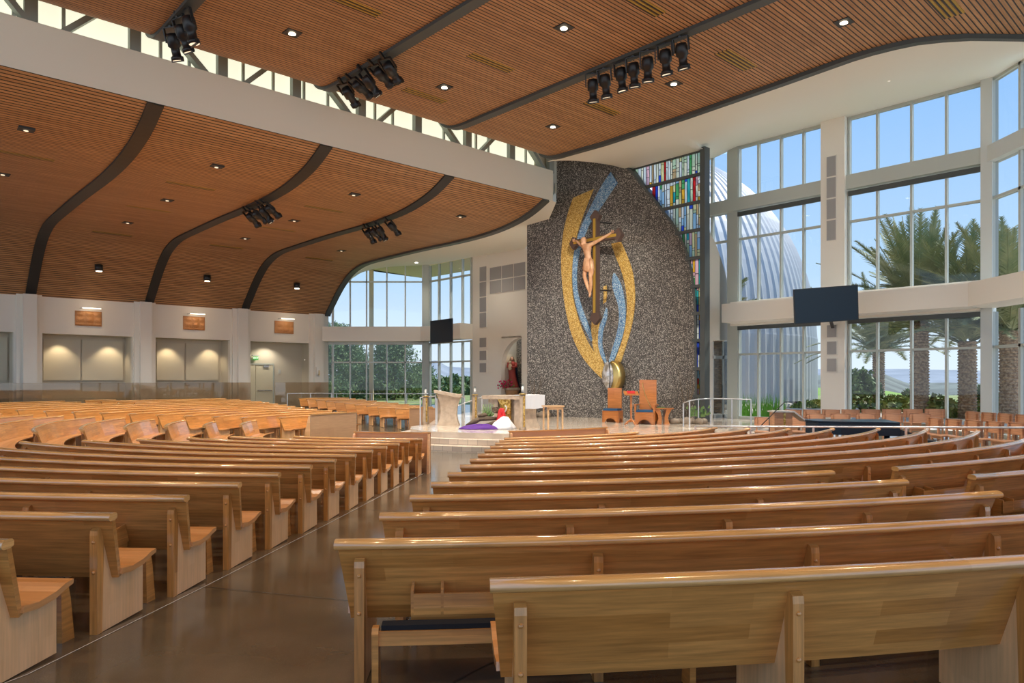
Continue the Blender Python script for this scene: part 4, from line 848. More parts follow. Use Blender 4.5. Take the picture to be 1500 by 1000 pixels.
candle(623.5, 621.5, 1.02, 'travertine candle stand left of the stone ambo, leftmost of four'); candle(645, 622.5, 1.0, 'travertine candle stand directly before the stone ambo')
candle(695.5, 619, 1.05, 'travertine candle stand between the ambo and the altar'); candle(765.5, 629.5, 1.16, 'travertine candle stand at the right front corner of the altar')
# ambo
b = Vector(PF(657, 622.5)); am = thing('ambo', 'waisted travertine ambo with a sloping reading desk', 'ambo', b); R_ = []
for t_ in [i/10 for i in range(11)]:
    wv = .27+.13*abs(2*t_-1)**2.2+(.06*t_*t_); dpt = .24+.08*abs(2*t_-1)**2; R_.append([b+Vector((sx_*wv+.05*t_, sy_*dpt, t_*1.12)) for sx_, sy_ in ((-1, -1), (1, -1), (1, 1), (-1, 1))])
part(MB().rings(R_, smooth=False), 'pedestal', 'travertine', am)
part(MB().prism([b+Vector((x_, -.38, z_)) for x_, z_ in ((-.50, 1.27), (-.48, 1.17), (.42, 1.0), (.48, 1.09))], (0, .76, 0)), 'reading_desk', 'travertine', am); part(MB().tube([b+Vector((-.3, .1, 1.2)), b+Vector((-.26, .05, 1.35)), b+Vector((-.14, 0, 1.45))], .012), 'microphone', 'blackbody', am)
# little table
b = Vector(PF(810, 630)); ft = thing('side_table', 'small square light wood table right of the altar', 'table', b); a1 = Vector((cos(.35), sin(.35), 0)); a2 = Vector((-sin(.35), cos(.35), 0))
def tb(mb, u0, u1, v0, v1, z0, z1): return mb.hexa([b+a1*u+a2*v+Vector((0, 0, z)) for z in (z0, z1) for u, v in ((u0, v0), (u1, v0), (u1, v1), (u0, v1))])
part(tb(MB(), -.30, .30, -.24, .24, .76, .81), 'table_top', 'light_wood', ft); part(tb(MB(), -.27, .27, -.21, -.18, .68, .76), 'apron', 'light_wood', ft)
for u in (-.27, .23):
    for v in (-.21, .17): part(tb(MB(), u, u+.045, v, v+.045, 0, .76), 'leg', 'light_wood', ft)
# liturgical arrangement at the foot of the altar
b = Vector(PF(716, 627.5)); 
dl = thing('driftwood_arrangement', 'pile of driftwood logs and dry stems at the foot of the altar', 'driftwood', b)
for (x0, z0, x1, z1, r) in ((-.75, .08, -.15, .38, .09), (-.45, .30, .30, .33, .08), (-.1, .1, .45, .2, .09), (-.35, .42, .05, .46, .07)): part(MB().tube([b+Vector((x0, 0, z0)), b+Vector(((x0+x1)/2, -.1, (z0+z1)/2+.03)), b+Vector((x1, .1, z1))], [r*.7, r, r*.6]), 'log', 'log', dl)
st = MB()
for i in range(16): st.tube([b+Vector((-.1+i*.01, 0, .4)), b+Vector((-.25+i*.03, .05, .62+.1*(i % 3)))], .012, 5)
for i in range(14): st.ball(b+Vector((-.25+.03*i, -.05, .45+.03*(i % 4))), .04, 6, 4)
part(st, 'dry_stems', 'leaf', dl)
def heap(b, rx, ry, h, name, m, label, seed):
    rg = random.Random(seed); mb = MB(); ph = [rg.uniform(0, 6) for _ in range(6)]
    mb.rings([[(b.x+rx*k*(1+.12*sin(3*th+ph[0])+.08*sin(5*th+ph[1]))*cos(th), b.y+ry*k*(1+.1*sin(4*th+ph[2]))*sin(th), .004+h*(1-k**3.2)*(1+.25*sin(3*th+ph[3]+k*4))) for th in [2*pi*j/28 for j in range(28)]] for k in (1, .92, .8, .6, .4, .2, .02)]); return tag(mb.build(name, m), label, 'cloth')
heap(b+Vector((-.25, -.28, 0)), .75, .25, .14, 'draped_cloth', 'purple', 'purple cloth spread under the driftwood before the altar', 1); heap(b+Vector((.52, -.22, 0)), .40, .28, .34, 'draped_cloth', 'linen', 'crumpled white cloth beside the driftwood before the altar', 2)
heap(b+Vector((.42, -.02, 0)), .22, .16, .56, 'draped_cloth', 'red', 'red cloth tucked behind the white cloth before the altar', 4)
tc_ = MB()
for i in range(5): tc_.tube([b+Vector((.25+.14*cos(a*.7+i), .05*sin(a+i), .62+.10*sin(a*.7+i*.5))) for a in range(10)], .013, 5)
tag(tc_.build('thorn_crown', 'log'), 'crown of thorns on the cloths before the altar', 'crown')
# clergy chairs
def chair(px, py, w_, hb, label, rz, arms=False):
    b = Vector(PF(px, py)); t = thing('clergy_chair', label, 'chair', b); M = Matrix.Translation(b) @ Matrix.Rotation(rz, 4, 'Z')
    def bx(mb, x0, x1, y0, y1, z0, z1): return mb.hexa([M @ Vector((x, y, z)) for z in (z0, z1) for x, y in ((x0, y0), (x1, y0), (x1, y1), (x0, y1))])
    d_ = .52; h = w_/2
    part(bx(MB(), -h*.92, h*.92, d_-.05, d_, .0, hb), 'backrest', 'chair_wood', t)
    for sgn in (-1, 1):
        mb = MB(); mb.prism([M @ Vector((sgn*h-.02, y, z)) for y, z in ((0, 0), (.08, 0), (.14, .12), (.26, .18), (.38, .12), (.44, 0), (d_, 0), (d_, .44), (0, .44))], M.to_3x3() @ Vector((.04, 0, 0))); part(mb, 'side_panel', 'chair_wood', t)
    part(MB().prism([M @ Vector((x, .0, z)) for x, z in ((-h, 0), (-h*.75, 0), (-h*.5, .12), (0, .18), (h*.5, .12), (h*.75, 0), (h, 0), (h, .44), (-h, .44))], M.to_3x3() @ Vector((0, .03, 0))), 'front_panel', 'chair_wood', t)
    part(bx(MB(), -h, h, .0, d_, .42, .45), 'seat', 'chair_wood', t); part(bx(MB(), -h*.93, h*.93, .0, d_-.06, .45, .53), 'cushion', 'blue_cushion', t)
    if arms:
        for sgn in (-1, 1): part(bx(bx(MB(), sgn*h-.05, sgn*h+.05, -.03, d_, .70, .74), sgn*h-.03, sgn*h+.03, 0, .07, .44, .70), 'armrest', 'chair_wood', t)
        part(MB().tube([M @ Vector((-.2+.36*(i/11)**1.6, d_-.06, hb-.1-i*.09)) for i in range(12)], .012, 6), 'gold_inlay', 'goldleaf', t, 'gold vine inlay')
    return t
chair(894, 618.5, .62, 1.32, 'smaller wooden side chair with blue cushion left of the presider chair', -.5); chair(944, 621.5, .70, 1.64, 'tall wooden presider chair with blue cushion and gold inlay', -.45, True)
b = Vector(PF(924.5, 623)); ms = thing('book_stand', 'turned wooden book stand before the clergy chairs', 'book stand', b)
part(MB().lathe(b, [(.05, .12), (.06, .2), (.03, .28), (.045, .5), (.03, .55), (.05, .7), (.035, .8), (.045, 1.0), (.05, 1.1)], 12), 'post', 'chair_wood', ms)
for i in range(4): a = i*pi/2+.4; part(MB().tube([b+Vector((0, 0, .2)), b+Vector((.15*cos(a), .15*sin(a), .14)), b+Vector((.27*cos(a), .27*sin(a), .03))], [.03, .03, .025], 8), 'foot', 'chair_wood', ms)
part(MB().hexa([b+Vector(p) for p in ((-.26, -.16, 1.08), (.26, -.16, 1.08), (.26, .16, 1.20), (-.26, .16, 1.20), (-.26, -.16, 1.11), (.26, -.16, 1.11), (.26, .16, 1.23), (-.26, .16, 1.23))]), 'desk', 'chair_wood', ms)
tag(MB().hexa([b+Vector(p) for p in ((-.14, -.08, 1.145), (.14, -.08, 1.145), (.14, .12, 1.222), (-.14, .12, 1.222), (-.14, -.08, 1.165), (.14, -.08, 1.165), (.14, .12, 1.242), (-.14, .12, 1.242))]).build('book', 'red'), 'red book on the turned wooden book stand', 'book')
b = Vector(PF(970, 621)); t = thing('side_table', 'waisted wooden side table right of the presider chair', 'table', b)
part(MB().box(b.x-.36, b.x+.38, b.y-.22, b.y+.22, .56, .60), 'table_top', 'chair_wood', t)
for sgn in (-1, 1): part(MB().prism([(b.x+sgn*x, b.y-.18, z) for x, z in ((.24, 0), (.06, 0), (.05, .25), (.12, .56), (.32, .56), (.2, .35), (.18, .2))], (0, .36, 0)), 'support', 'chair_wood', t)
tag(MB().box(b.x-.2, b.x+.08, b.y-.12, b.y+.1, .601, .625).build('book', 'leaf'), 'dark green book on the waisted side table', 'book')
# statue in niche
b = Vector(W(SL4+.62, q_at(750, SL4+.62), 0)); Yb = b.y; zp = HC+(HY-567.5)*Yb/F_
struct(MB().sqbox(SL4+.3, SL4+.95, nR-.6, nL, -.4, .56).build('wall_niche_sill', 'white_plaster'))
t = thing('statue_pedestal', 'tapering wooden pedestal in the arched niche', 'pedestal', (b.x, b.y, zp-.9)); part(MB().lathe((b.x, b.y, zp), [(.20, -.645), (.33, -.38), (.41, -.14)], 10), 'bowl', 'tan_wood', t); part(MB().lathe((b.x, b.y, zp), [(.44, -.14), (.44, -.02), (.40, 0)], 10), 'top_slab', 'travertine', t)
t = thing('statue', 'painted statue of a robed woman holding a child in the arched niche', 'statue', (b.x, b.y, zp)); h = 1.72
part(MB().rings([[(b.x+dx+r*(1+.06*sin(5*th))*cos(th), b.y+r*.8*sin(th), zp+z*h) for th in [2*pi*j/20 for j in range(20)]] for z, r, dx in ((0, .27, .1), (.08, .26, .09), (.3, .21, .04), (.5, .19, 0), (.62, .2, -.02), (.72, .23, -.02), (.8, .19, 0), (.84, .08, 0))]), 'robe', 'robe', t)
part(MB().rings([[(b.x+.04+dx+r*cos(th), b.y+.04+r*.8*sin(th), zp+z*h) for th in [-.6+2.6*j/12+.3 for j in range(13)]] for z, r, dx in ((.02, .31, .08), (.3, .26, .05), (.6, .25, .0), (.75, .26, 0))], caps=False, closed=False), 'mantle', 'mantle', t)
part(MB().ball((b.x, b.y-.02, zp+.91*h), (.085, .10, .125), 12, 8).ball((b.x-.0, b.y-.12, zp+.905*h), (.014, .02, .022)), 'head', 'skin', t); part(MB().rings([[(b.x+.01+r*cos(th), b.y+.03+r*sin(th), zp+z*h) for th in [-.4+4*j/14-.1 for j in range(15)]] for z, r in ((.78, .17), (.86, .14), (.93, .125), (.985, .07), (.995, .01))], caps=False, closed=False), 'veil', 'cream_veil', t)
part(MB().tube([(b.x+.2, b.y-.05, zp+.78*h), (b.x+.22, b.y-.18, zp+.66*h), (b.x+.02, b.y-.26, zp+.64*h), (b.x-.1, b.y-.26, zp+.66*h)], [.08, .08, .06, .035]).tube([(b.x-.18, b.y-.05, zp+.78*h), (b.x-.22, b.y-.18, zp+.66*h), (b.x-.05, b.y-.25, zp+.6*h)], [.08, .07, .05]), 'arms', 'robe', t)
part(MB().rings([[(b.x-.1+r*cos(th), b.y-.22+r*sin(th), zp+z*h) for th in [2*pi*j/12 for j in range(12)]] for z, r in ((.55, .06), (.6, .11), (.7, .10), (.76, .05))]).ball((b.x-.1, b.y-.23, zp+.805*h), .075), 'child', 'cream_veil', t)
fl_ = MB(); rg = random.Random(5)
for i in range(60): fl_.ball((b.x-.38+rg.gauss(0, .16), b.y-.3+rg.gauss(0, .08), zp+.18+rg.gauss(0, .09)), .045, 6, 4)
fo = thing('flower_bouquet', 'pink and red flowers at the feet of the niche statue', 'flowers', (b.x-.35, b.y-.3, zp)); part(fl_, 'blooms', 'flowers', fo)
lf = MB()
for i in range(60): c_ = Vector((b.x-.38+rg.gauss(0, .18), b.y-.28+rg.gauss(0, .08), zp+.12+rg.gauss(0, .08))); lf.poly([c_, c_+Vector((.08, 0, .03)), c_+Vector((.04, .02, .1))])
part(lf, 'leaves', 'leaf', fo)
lamp('niche_lamp', 'SPOT', W(SL4+.4, (nL+nR)/2, zn1-.15), 25, (1, .8, .55), .05, (b.x, b.y, zp+.6), 1.4)
# stones and branches at the base of the wall
for i, (px, py, lab) in enumerate(((783, 611, 'bare branches and rocks at the left foot of the mosaic wall'), (1008, 620.5, 'bare branches, rocks and fern at the right foot of the mosaic wall'))):
    b = Vector(PF(px, py)); t = thing('branch_arrangement', lab, 'arrangement', b); rg = random.Random(i); mb = MB()
    for j in range(7):
        x = rg.uniform(-.3, .3); mb.tube([b+Vector((x*.3, .1, .1)), b+Vector((x*.7, .1, .9)), b+Vector((x*1.6, .12, rg.uniform(1.3, 2.2)))], [.02, .014, .006], 5)
    part(mb, 'branches', 'log', t); mb = MB()
    for j in range(6): mb.ball(b+Vector((-.55+.22*j, rg.uniform(-.3, .1), .1)), (rg.uniform(.14, .24), .15, rg.uniform(.1, .18)), 8, 5)
    part(mb, 'rocks', 'stone', t)
    mb = MB()
    for j in range(70): c_ = b+Vector((.3+rg.gauss(0, .22), rg.gauss(0, .1), .25+abs(rg.gauss(0, .15)))); mb.poly([c_, c_+Vector((.1, 0, .02)), c_+Vector((.05, .02, .14))])
    if i: part(mb, 'fern', 'leaf', t)
# ------------------------------------------------------------------ monitors
for (px, py, Y, rz, lab, anchor) in ((1210, 446, 23.6, -.12, 'large black wall monitor on the right grille column', W(SR-.3, qr(1225), 3.6)), (645.5, 485, 35.6, -.92, 'large black monitor hanging before the far left windows', W(SL4-.5, q_at(650, SL4), 4.4))):
    c_ = Vector(P(px, py, Y)); t = thing('monitor', lab, 'monitor', c_, None, rz); M = Matrix.Translation(c_) @ Matrix.Rotation(rz, 4, 'Z')
    M = M @ Matrix.Rotation(.10 if px > 1000 else 0, 4, 'X') @ Matrix.Rotation(-.06 if px > 1000 else 0, 4, 'Y')
    def bx(mb, x0, x1, y0, y1, z0, z1): return mb.hexa([M @ Vector((x, y, z)) for z in (z0, z1) for x, y in ((x0, y0), (x1, y0), (x1, y1), (x0, y1))])
    part(bx(MB(), -1.02, 1.02, 0, .08, -.58, .58), 'casing', 'blackbody', t); part(bx(MB(), -.99, .99, -.008, .0, -.55, .55), 'screen', 'screen', t)
    part(MB().bar(c_+Vector((0, .06, .1)), anchor, .1), 'wall_bracket', 'blackbody', t)
# ------------------------------------------------------------------ railings
def railing(pts, h, label, grp=None, r=.022, posts=None, mid=False):
    t = thing('handrail', label, 'railing', pts[0], grp); top = [(x, y, z+h) for x, y, z in pts]; part(MB().tube(top, r), 'rail', 'rail_metal', t)
    if mid: part(MB().tube([(x, y, z+h*.5) for x, y, z in pts], r*.7), 'rail', 'rail_metal', t)
    for x, y, z in (posts or pts): part(MB().box(x-.02, x+.02, y-.02, y+.02, z, z+h), 'post', 'rail_metal', t)
zz = lambda x, y: floor_z(x, y)
rp = [(4.9, 19.0), (6.1, 18.2), (7.35, 17.35), (9.0, 16.25), (10.85, 15.0), (12.5, 13.9)]
railing([(x, y, zz(x, y)) for x, y in rp], .90, 'long low metal handrail before the choir chairs, right side', mid=False)
railing([PF(1001, 628.5, -.1), PF(1010, 626), PF(1023, 621), PF(1041, 619), PF(1072, 620), PF(1100, 622)], .92, 'metal handrail beside the platform ramp below the side door')
railing([(x, 42.6, -.2) for x in (-12.6, -10.5, -8.4, -6.3, -4.6)], 1.0, 'metal guard rail along the far left windows', mid=True)
railing([P(420, 590, 38), P(453, 590, 38.5), P(480, 590, 39)] and [(-12.0, 38.0, -.1), (-10.9, 38.5, -.1), (-9.9, 39, -.1)], 1.0, 'short metal handrail beside the exit door bay')
railing([(-2.7, 25.6, 0), (-2.4, 27.0, 0), (-1.9, 28.5, 0)], .95, 'metal handrail between the ambo and the left steps'); railing([(-2.1, 26.4, -.3), (-1.2, 28.4, 0), (-.6, 30, 0)], .95, 'metal handrail rising behind the altar')
railing([(-3.3, 25.6, 0), (-3.0, 28, 0)], 1.0, 'metal handrail left of the stone ambo')
# ------------------------------------------------------------------ choir chairs
def choir_proto():
    t = thing('choir_chair', '', 'chair', (0, 0, 0)); mb = MB(); mb.grid(lambda u, v: (lerp(-.30, .30, u), .22+.03*(1-(2*u-1)**2)*-1+.04*v, lerp(.60, .88, v)), 6, 2); 
    mb.grid(lambda u, v: (lerp(-.30, .30, 1-u), .245+.03*(1-(2*u-1)**2)*-1+.04*v, lerp(.60, .88, v)), 6, 2); mb.box(-.30, .30, .225, .29, .875, .885); mb.box(-.30, -.295, .22, .27, .6, .88); mb.box(.295, .30, .22, .27, .6, .88); part(mb, 'backrest', 'choir_wood', t)
    part(MB().box(-.27, .27, -.24, .22, .42, .455), 'seat', 'choir_wood', t)
    for sx_ in (-1, 1):
        part(MB().box(sx_*.23-.025, sx_*.23+.025, .17, .22, 0, .84), 'leg', 'choir_wood', t); part(MB().box(sx_*.23-.025, sx_*.23+.025, -.23, -.18, 0, .42), 'leg', 'choir_wood', t)
    part(MB().box(-.22, .22, -.22, -.19, .36, .42), 'apron', 'choir_wood', t)
    return t
cp = choir_proto(); first = [True]
def place_choir(x, y, z, rz, label, grp):
    if first[0]: r = cp; first[0] = False
    else:
        r = cp.copy(); COL.objects.link(r)
        for c_ in list(cp.children): d_ = c_.copy(); COL.objects.link(d_); d_.parent = r; d_.matrix_parent_inverse = c_.matrix_parent_inverse
    r.location = (x, y, z); r.rotation_euler = (0, 0, rz); tag(r, label, 'chair', grp)
def crow(p0, p1, n, face, lab, grp, z=None):
    for i in range(n):
        x, y = lerp(p0[0], p1[0], i/(n-1)), lerp(p0[1], p1[1], i/(n-1)); place_choir(x, y, z if z is not None else floor_z(x, y), face, f'{lab}, {ORD[i]} from the left', grp)
dirw = atan2(-.734, .679)
crow((10.35, 26.3), (14.2, 23.9), 8, atan2(-2.4, 3.85), 'choir chair in the row along the palm windows', 'choir chairs along the windows')
crow((9.4, 24.0), (12.6, 22.0), 6, atan2(-2.0, 3.2), 'choir chair in the row behind the black piano', 'choir chairs behind the piano')
crow((14.2, 22.3), (14.2, 18.6), 6, -pi/2, 'choir chair in the back row at the right window', 'choir chairs in the right back row')
crow((11.6, 19.9), (12.0, 15.6), 7, -pi/2, 'choir chair in the front row at the right edge', 'choir chairs in the right front row')
crow((8.0, 22.6), (8.9, 22.2), 2, -.4, 'choir chair beside the cantor stand', 'choir chairs by the cantor stand')
# piano
b = Vector((9.0, 18.6, floor_z(9, 18.6))); t = thing('grand_piano', 'black grand piano with closed lid behind the front rail', 'piano', b); M = Matrix.Translation(b) @ Matrix.Rotation(-.25, 4, 'Z')
out = [(-1.25, -.1), (-1.2, .3), (-.9, .55), (-.4, .5), (.1, .6), (.5, .75), (.85, .78), (.85, -.75), (-.5, -.72), (-1.0, -.5)]
part(MB().prism([M @ Vector((x, y, .62)) for x, y in out], (0, 0, .30)), 'case', 'screen', t); part(MB().prism([M @ Vector((x*1.01, y*1.01, .93)) for x, y in out], (0, 0, .03)), 'lid', 'screen', t)
for x, y in ((-.9, 0), (.6, .55), (.6, -.55)): part(MB().lathe(M @ Vector((x, y, 0)), [(.04, 0), (.05, .1), (.07, .62)], 8), 'leg', 'screen', t)
part(MB().hexa([M @ Vector(p) for p in ((.86, -.74, .6), (1.12, -.74, .6), (1.12, .74, .6), (.86, .74, .6), (.86, -.74, .78), (1.12, -.74, .70), (1.12, .74, .70), (.86, .74, .78))]), 'keyboard', 'blackbody', t)
t = thing('piano_bench', 'black piano bench before the keyboard', 'bench', M @ Vector((1.55, 0, 0))); part(MB().hexa([M @ Vector((x, y, z)) for z in (.44, .5) for x, y in ((1.4, -.4), (1.75, -.4), (1.75, .4), (1.4, .4))]), 'seat', 'blackbody', t)
for x in (1.43, 1.7):
    for y in (-.36, .34): part(MB().hexa([M @ Vector((x+dx, y+dy, z)) for z in (0, .44) for dx, dy in ((0, 0), (.04, 0), (.04, .04), (0, .04))]), 'leg', 'blackbody', t)
# cantor stand
b = Vector((7.9, 20.9, floor_z(7.9, 20.9))); t = thing('cantor_stand', 'wooden cantor stand with a gold strip beside the piano', 'lectern', b)
part(MB().box(b.x-.26, b.x+.0, b.y-.2, b.y+.2, b.z, b.z+1.12).box(b.x+.06, b.x+.26, b.y-.2, b.y+.2, b.z, b.z+1.12), 'pedestal', 'choir_wood', t); part(MB().box(b.x, b.x+.06, b.y-.21, b.y+.2, b.z, b.z+1.1), 'gold_strip', 'mosaic_goldtile', t)
part(MB().prism([(b.x+x, b.y-.26, b.z+z) for x, z in ((-.3, 1.13), (-.3, 1.17), (.3, 1.17), (.68, .88), (.66, .85), (.28, 1.13))], (0, .52, 0)), 'desk', 'music_desk', t)
b = Vector((7.45, 20.6, floor_z(7.5, 20.6))); t = thing('microphone_stand', 'black boom microphone stand left of the cantor stand', 'microphone stand', b)
part(MB().tube([b+Vector((0, 0, .02)), b+Vector((0, 0, 1.0))], .015), 'pole', 'blackbody', t); part(MB().tube([b+Vector((-.25, 0, .75)), b+Vector((0, 0, 1.0)), b+Vector((.45, 0, 1.45)), b+Vector((.75, 0, 1.44))], .014), 'boom', 'blackbody', t); part(MB().ball(b+Vector((.78, 0, 1.44)), .035), 'microphone', 'blackbody', t); part(MB().lathe(b, [(.16, 0), (.16, .02), (.02, .04)], 14), 'base', 'blackbody', t)
# ------------------------------------------------------------------ ceiling fixtures
def zc(px, py, lower):      # find point on ceiling along the pixel ray
    if not lower: return Vector(PZ(px, py, ZU))
    lo = None
    for i in range(4000):
        Y = 8+i*.01; x, y, z = P(px, py, Y); s, q = SQ(x, y)
        if 0 < q < 18.7 and z >= interp(LP, q): return Vector((x, y, z))
    return Vector(P(px, py, 25))
def downlight(px, py, lower, label, watts=0, m='black_steel', r=.09, lm='lamp_glow'):
    p = zc(px, py, lower); t = thing('downlight', label, 'light', p, 'recessed ceiling downlights'); s, q = SQ(p.x, p.y)
    part(MB().hexa([W(s+a, q+b_, p.z+dz) for dz in (-.02, .03) for a, b_ in ((-.19, -.19), (.19, -.19), (.19, .19), (-.19, .19))]), 'housing', m, t); part(MB().lathe((p.x, p.y, p.z-.035), [(r, 0), (r*.9, .012)], 14), 'lens', lm, t)
    if watts: lamp('downlight_or_fill', 'SPOT', (p.x, p.y, p.z-.08), watts, (1, .92, .79), .12, (p.x, p.y, 0), 2.1, .8)
UPW = 2300
for i, (px, py, l) in enumerate(((428, 48, 'left of centre near the top'), (826, 40, 'at the top centre'), (651, 127, 'above the clerestory at centre'), (1236, 32, 'at the top right'), (987, 122, 'between the long track and the white soffit'), (810, 185, 'nearest the crucifix wall'))): downlight(px, py, False, f'lit square downlight in the upper slatted ceiling {l}', UPW if i < 5 else 700)
for px, py, l in ((38, 190, 'at the far left edge'), (317, 244, 'between the first two black ribs, high up'), (245, 293, 'between the first two ribs, mid height'), (187, 326, 'between the first two ribs, low'), (4, 255, 'cut by the left edge'), (518, 285, 'beside the third rib, high up'), (431, 323, 'between the second and third ribs'), (359, 349, 'below the left spotlight cluster'), (674, 317, 'nearest the altar'), (500, 367, 'beyond the third rib, low')): downlight(px, py, True, f'dark square downlight in the lower slatted ceiling {l}', 1300, r=.06, lm='lens_glow')
for px, py, z, l in ((1301, 112, 10.9, 'right'), (1079, 177, 10.85, 'middle'), (697, 362, 8.6, 'nearest the niche'), (610, 382, 8.6, 'over the far left windows')):
    p = Vector(PZ(px, py, z)); t = thing('downlight', f'small round downlight in the white soffit, {l}', 'light', p, 'round soffit downlights'); part(MB().lathe(p, [(.14, -.10), (.14, -.06), (.05, -.05)], 16), 'trim_ring', 'frame_light', t); part(MB().lathe(p, [(.09, -.12), (.09, -.1)], 14), 'lens', 'lamp_glow', t)
    lamp('downlight_or_fill', 'SPOT', (p.x, p.y, p.z-.2), 150, (1, .88, .7), .1, (p.x, p.y, 0), 2.2, .8)
for x_, y_, w_ in ((-5, 4, 750), (-1, 8, 700), (4, 4, 800), (8, 9, 750), (-9, 9, 750), (0, 1, 450)):  # added warm fill spots over the near pews, out of view, without fixtures
    lamp('downlight_or_fill', 'SPOT', (x_, y_, ZU-.1), w_, (1, .72, .42), .12, (x_, y_, 0), 2.1, .8)
# can lights at the foot of the lower ceiling
for px, py, l in ((143, 393, 'leftmost'), (301, 408, 'middle'), (432, 419, 'rightmost')):
    p = zc(px, py, True); s, q = SQ(p.x, p.y); c_ = Vector(W(s, q-.25, p.z)); t = thing('can_light', f'black cylinder light on the curved slatted ceiling, {l} of three', 'light', c_, 'black cylinder lights'); part(MB().lathe(c_, [(.17, -.15), (.17, .15), (.03, .16)], 16), 'can', 'blackbody', t); part(MB().lathe(c_, [(.13, -.17), (.13, -.152)], 14), 'lens', 'lamp_glow', t); part(MB().bar(c_, p, .1), 'bracket', 'blackbody', t)
    lamp('can_lamp', 'SPOT', (c_.x, c_.y, c_.z-.2), 60, (1, .62, .3), .1, W(s, q+.4, 4.5), 2.0, .8)
# slot air diffusers in the slats
def diffuser(px, py, lower, n, label, L_=1.5):
    p = zc(px, py, lower); s, q = SQ(p.x, p.y); t = thing('air_diffuser', label, 'vent', p, 'slot air diffusers'); mb = MB()
    for i in range(n):
        qq = q+(i-n/2)*.115+.09; z0 = interp(LP, qq) if lower else ZU; mb.sqbox(s-L_/2, s+L_/2, qq, qq+.035, z0-.012, z0+.01)
    part(mb, 'slots', 'blackbody', t); m2 = MB()
    for i in range(n):
        qq = q+(i-n/2)*.115+.03; z0 = interp(LP, qq) if lower else ZU; m2.sqbox(s-L_/2, s+L_/2, qq, qq+.055, z0-.010, z0+.01)
    part(m2, 'vanes', 'cross_gold', t)
for px, py, l, n in ((720, 92, 'upper centre', 3), (623, 140, 'left, near the clerestory', 3), (883, 158, 'near the crucifix wall', 3), (515, 5, 'top left', 3), (1079, 88, 'beside the white soffit', 4), (1385, 6, 'top right', 4), (940, 4, 'top centre', 3)): diffuser(px, py, False, n, f'slot air diffuser in the upper slatted ceiling, {l}')
for px, py, l in ((33, 227, 'leftmost'), (280, 272, 'between the first two ribs, upper'), (218, 306, 'between the first two ribs, middle'), (475, 306, 'between the second and third ribs, upper'), (165, 342, 'between the first two ribs, lower'), (407, 335, 'between the second and third ribs, middle'), (332, 361, 'between the second and third ribs, lower'), (468, 379, 'beyond the third rib')): diffuser(px, py, True, 2, f'slot air diffuser in the lower slatted ceiling, {l}', 1.6)
# stage lights
def stage_proto():
    t = thing('stage_light', '', 'spotlight', (0, 0, 0))
    part(MB().lathe((0, 0, -.25), [(.02, .32), (.09, .30), (.11, .22), (.11, .0), (.075, -.04), (.075, -.22), (.10, -.25), (.10, -.34)], 14), 'body', 'blackbody', t)
    part(MB().bar((-.14, 0, -.15), (-.14, 0, .2), .02, .05).bar((.14, 0, -.15), (.14, 0, .2), .02, .05).bar((-.14, 0, .2), (.14, 0, .2), .05, .02).bar((0, 0, .2), (0, 0, .42), .05, .05), 'yoke', 'blackbody', t)
    part(MB().lathe((0, 0, -.25), [(.085, -.335), (.085, -.345)], 12), 'lens', 'lens_glow', t); part(MB().box(-.115, .115, -.02, .02, -.62, -.5), 'shutter', 'blackbody', t); return t
LRIB = (-15.6, -10.49, -5.5); URIB = [SQ(*PZ(a, b, ZU+.02)[:2])[0] for a, b in ((242, 45), (505, 116), (690, 177))]
sp0 = stage_proto(); fs = [True]
def stage(px, py, lower, tilt, az, label, grp, drop=.3):
    p = zc(px, py, lower); s_, q_ = SQ(p.x, p.y); s_ = min(LRIB if lower else URIB, key=lambda a: abs(a-s_)); x_, y_, _z = W(s_, q_); p = Vector((x_, y_, (interp(LP, q_) if lower else p.z)-drop))
    if fs[0]: r = sp0; fs[0] = False
    else:
        r = sp0.copy(); COL.objects.link(r)
        for c_ in list(sp0.children): d_ = c_.copy(); COL.objects.link(d_); d_.parent = r; d_.matrix_parent_inverse = c_.matrix_parent_inverse
    r.location = p; r.rotation_euler = (tilt, 0, az); r.scale = (1.4, 1.4, .95); tag(r, label, 'spotlight', grp); return p
cl_ = [('three-light cluster at the top left', [(248, 33), (262, 20), (277, 9)], False, .35, -.5), ('five-light cluster above the clerestory', [(510, 117), (525, 108), (540, 99), (558, 89), (572, 80)], False, 1.0, -.7),
       ('seven-light row on the long upper track', [(872, 105), (890, 98), (913, 88), (931, 80), (953, 72), (978, 61), (1001, 51)], False, .25, -.5), ('four-light cluster on the lower second rib', [(357, 302), (367, 299), (380, 294), (388, 290)], True, .9, -.8), ('four-light cluster on the lower third rib', [(520, 326), (529, 324), (539, 321), (563, 316)], True, .8, -.8)]
for lab, pts, low, tl, az in cl_:
    for i, (px, py) in enumerate(pts): stage(px, py, low, tl*(1+.25*sin(i*2.3)), az+.25*cos(i*1.7), f'black spotlight, {ORD[i]} from left, {lab}', 'theatre spotlights: '+lab)
mat_l = (1, .93, .82)
cs = PZ(930, 80, ZU-.8)
lamp('spot_on_cross', 'SPOT', cs, 2600, mat_l, .06, P(880, 380, 29.5), .42, .7); lamp('spot_on_wall', 'SPOT', PZ(978, 61, ZU-.8), 3600, mat_l, .06, P(895, 470, 30), .62, .8)
lamp('spot_on_wall_low', 'SPOT', PZ(872, 105, ZU-.8), 1200, mat_l, .06, P(930, 560, 29), .5, .8); lamp('spot_on_altar', 'SPOT', PZ(548, 100, ZU-.9), 500, mat_l, .06, P(760, 610, 24), .45, .7)
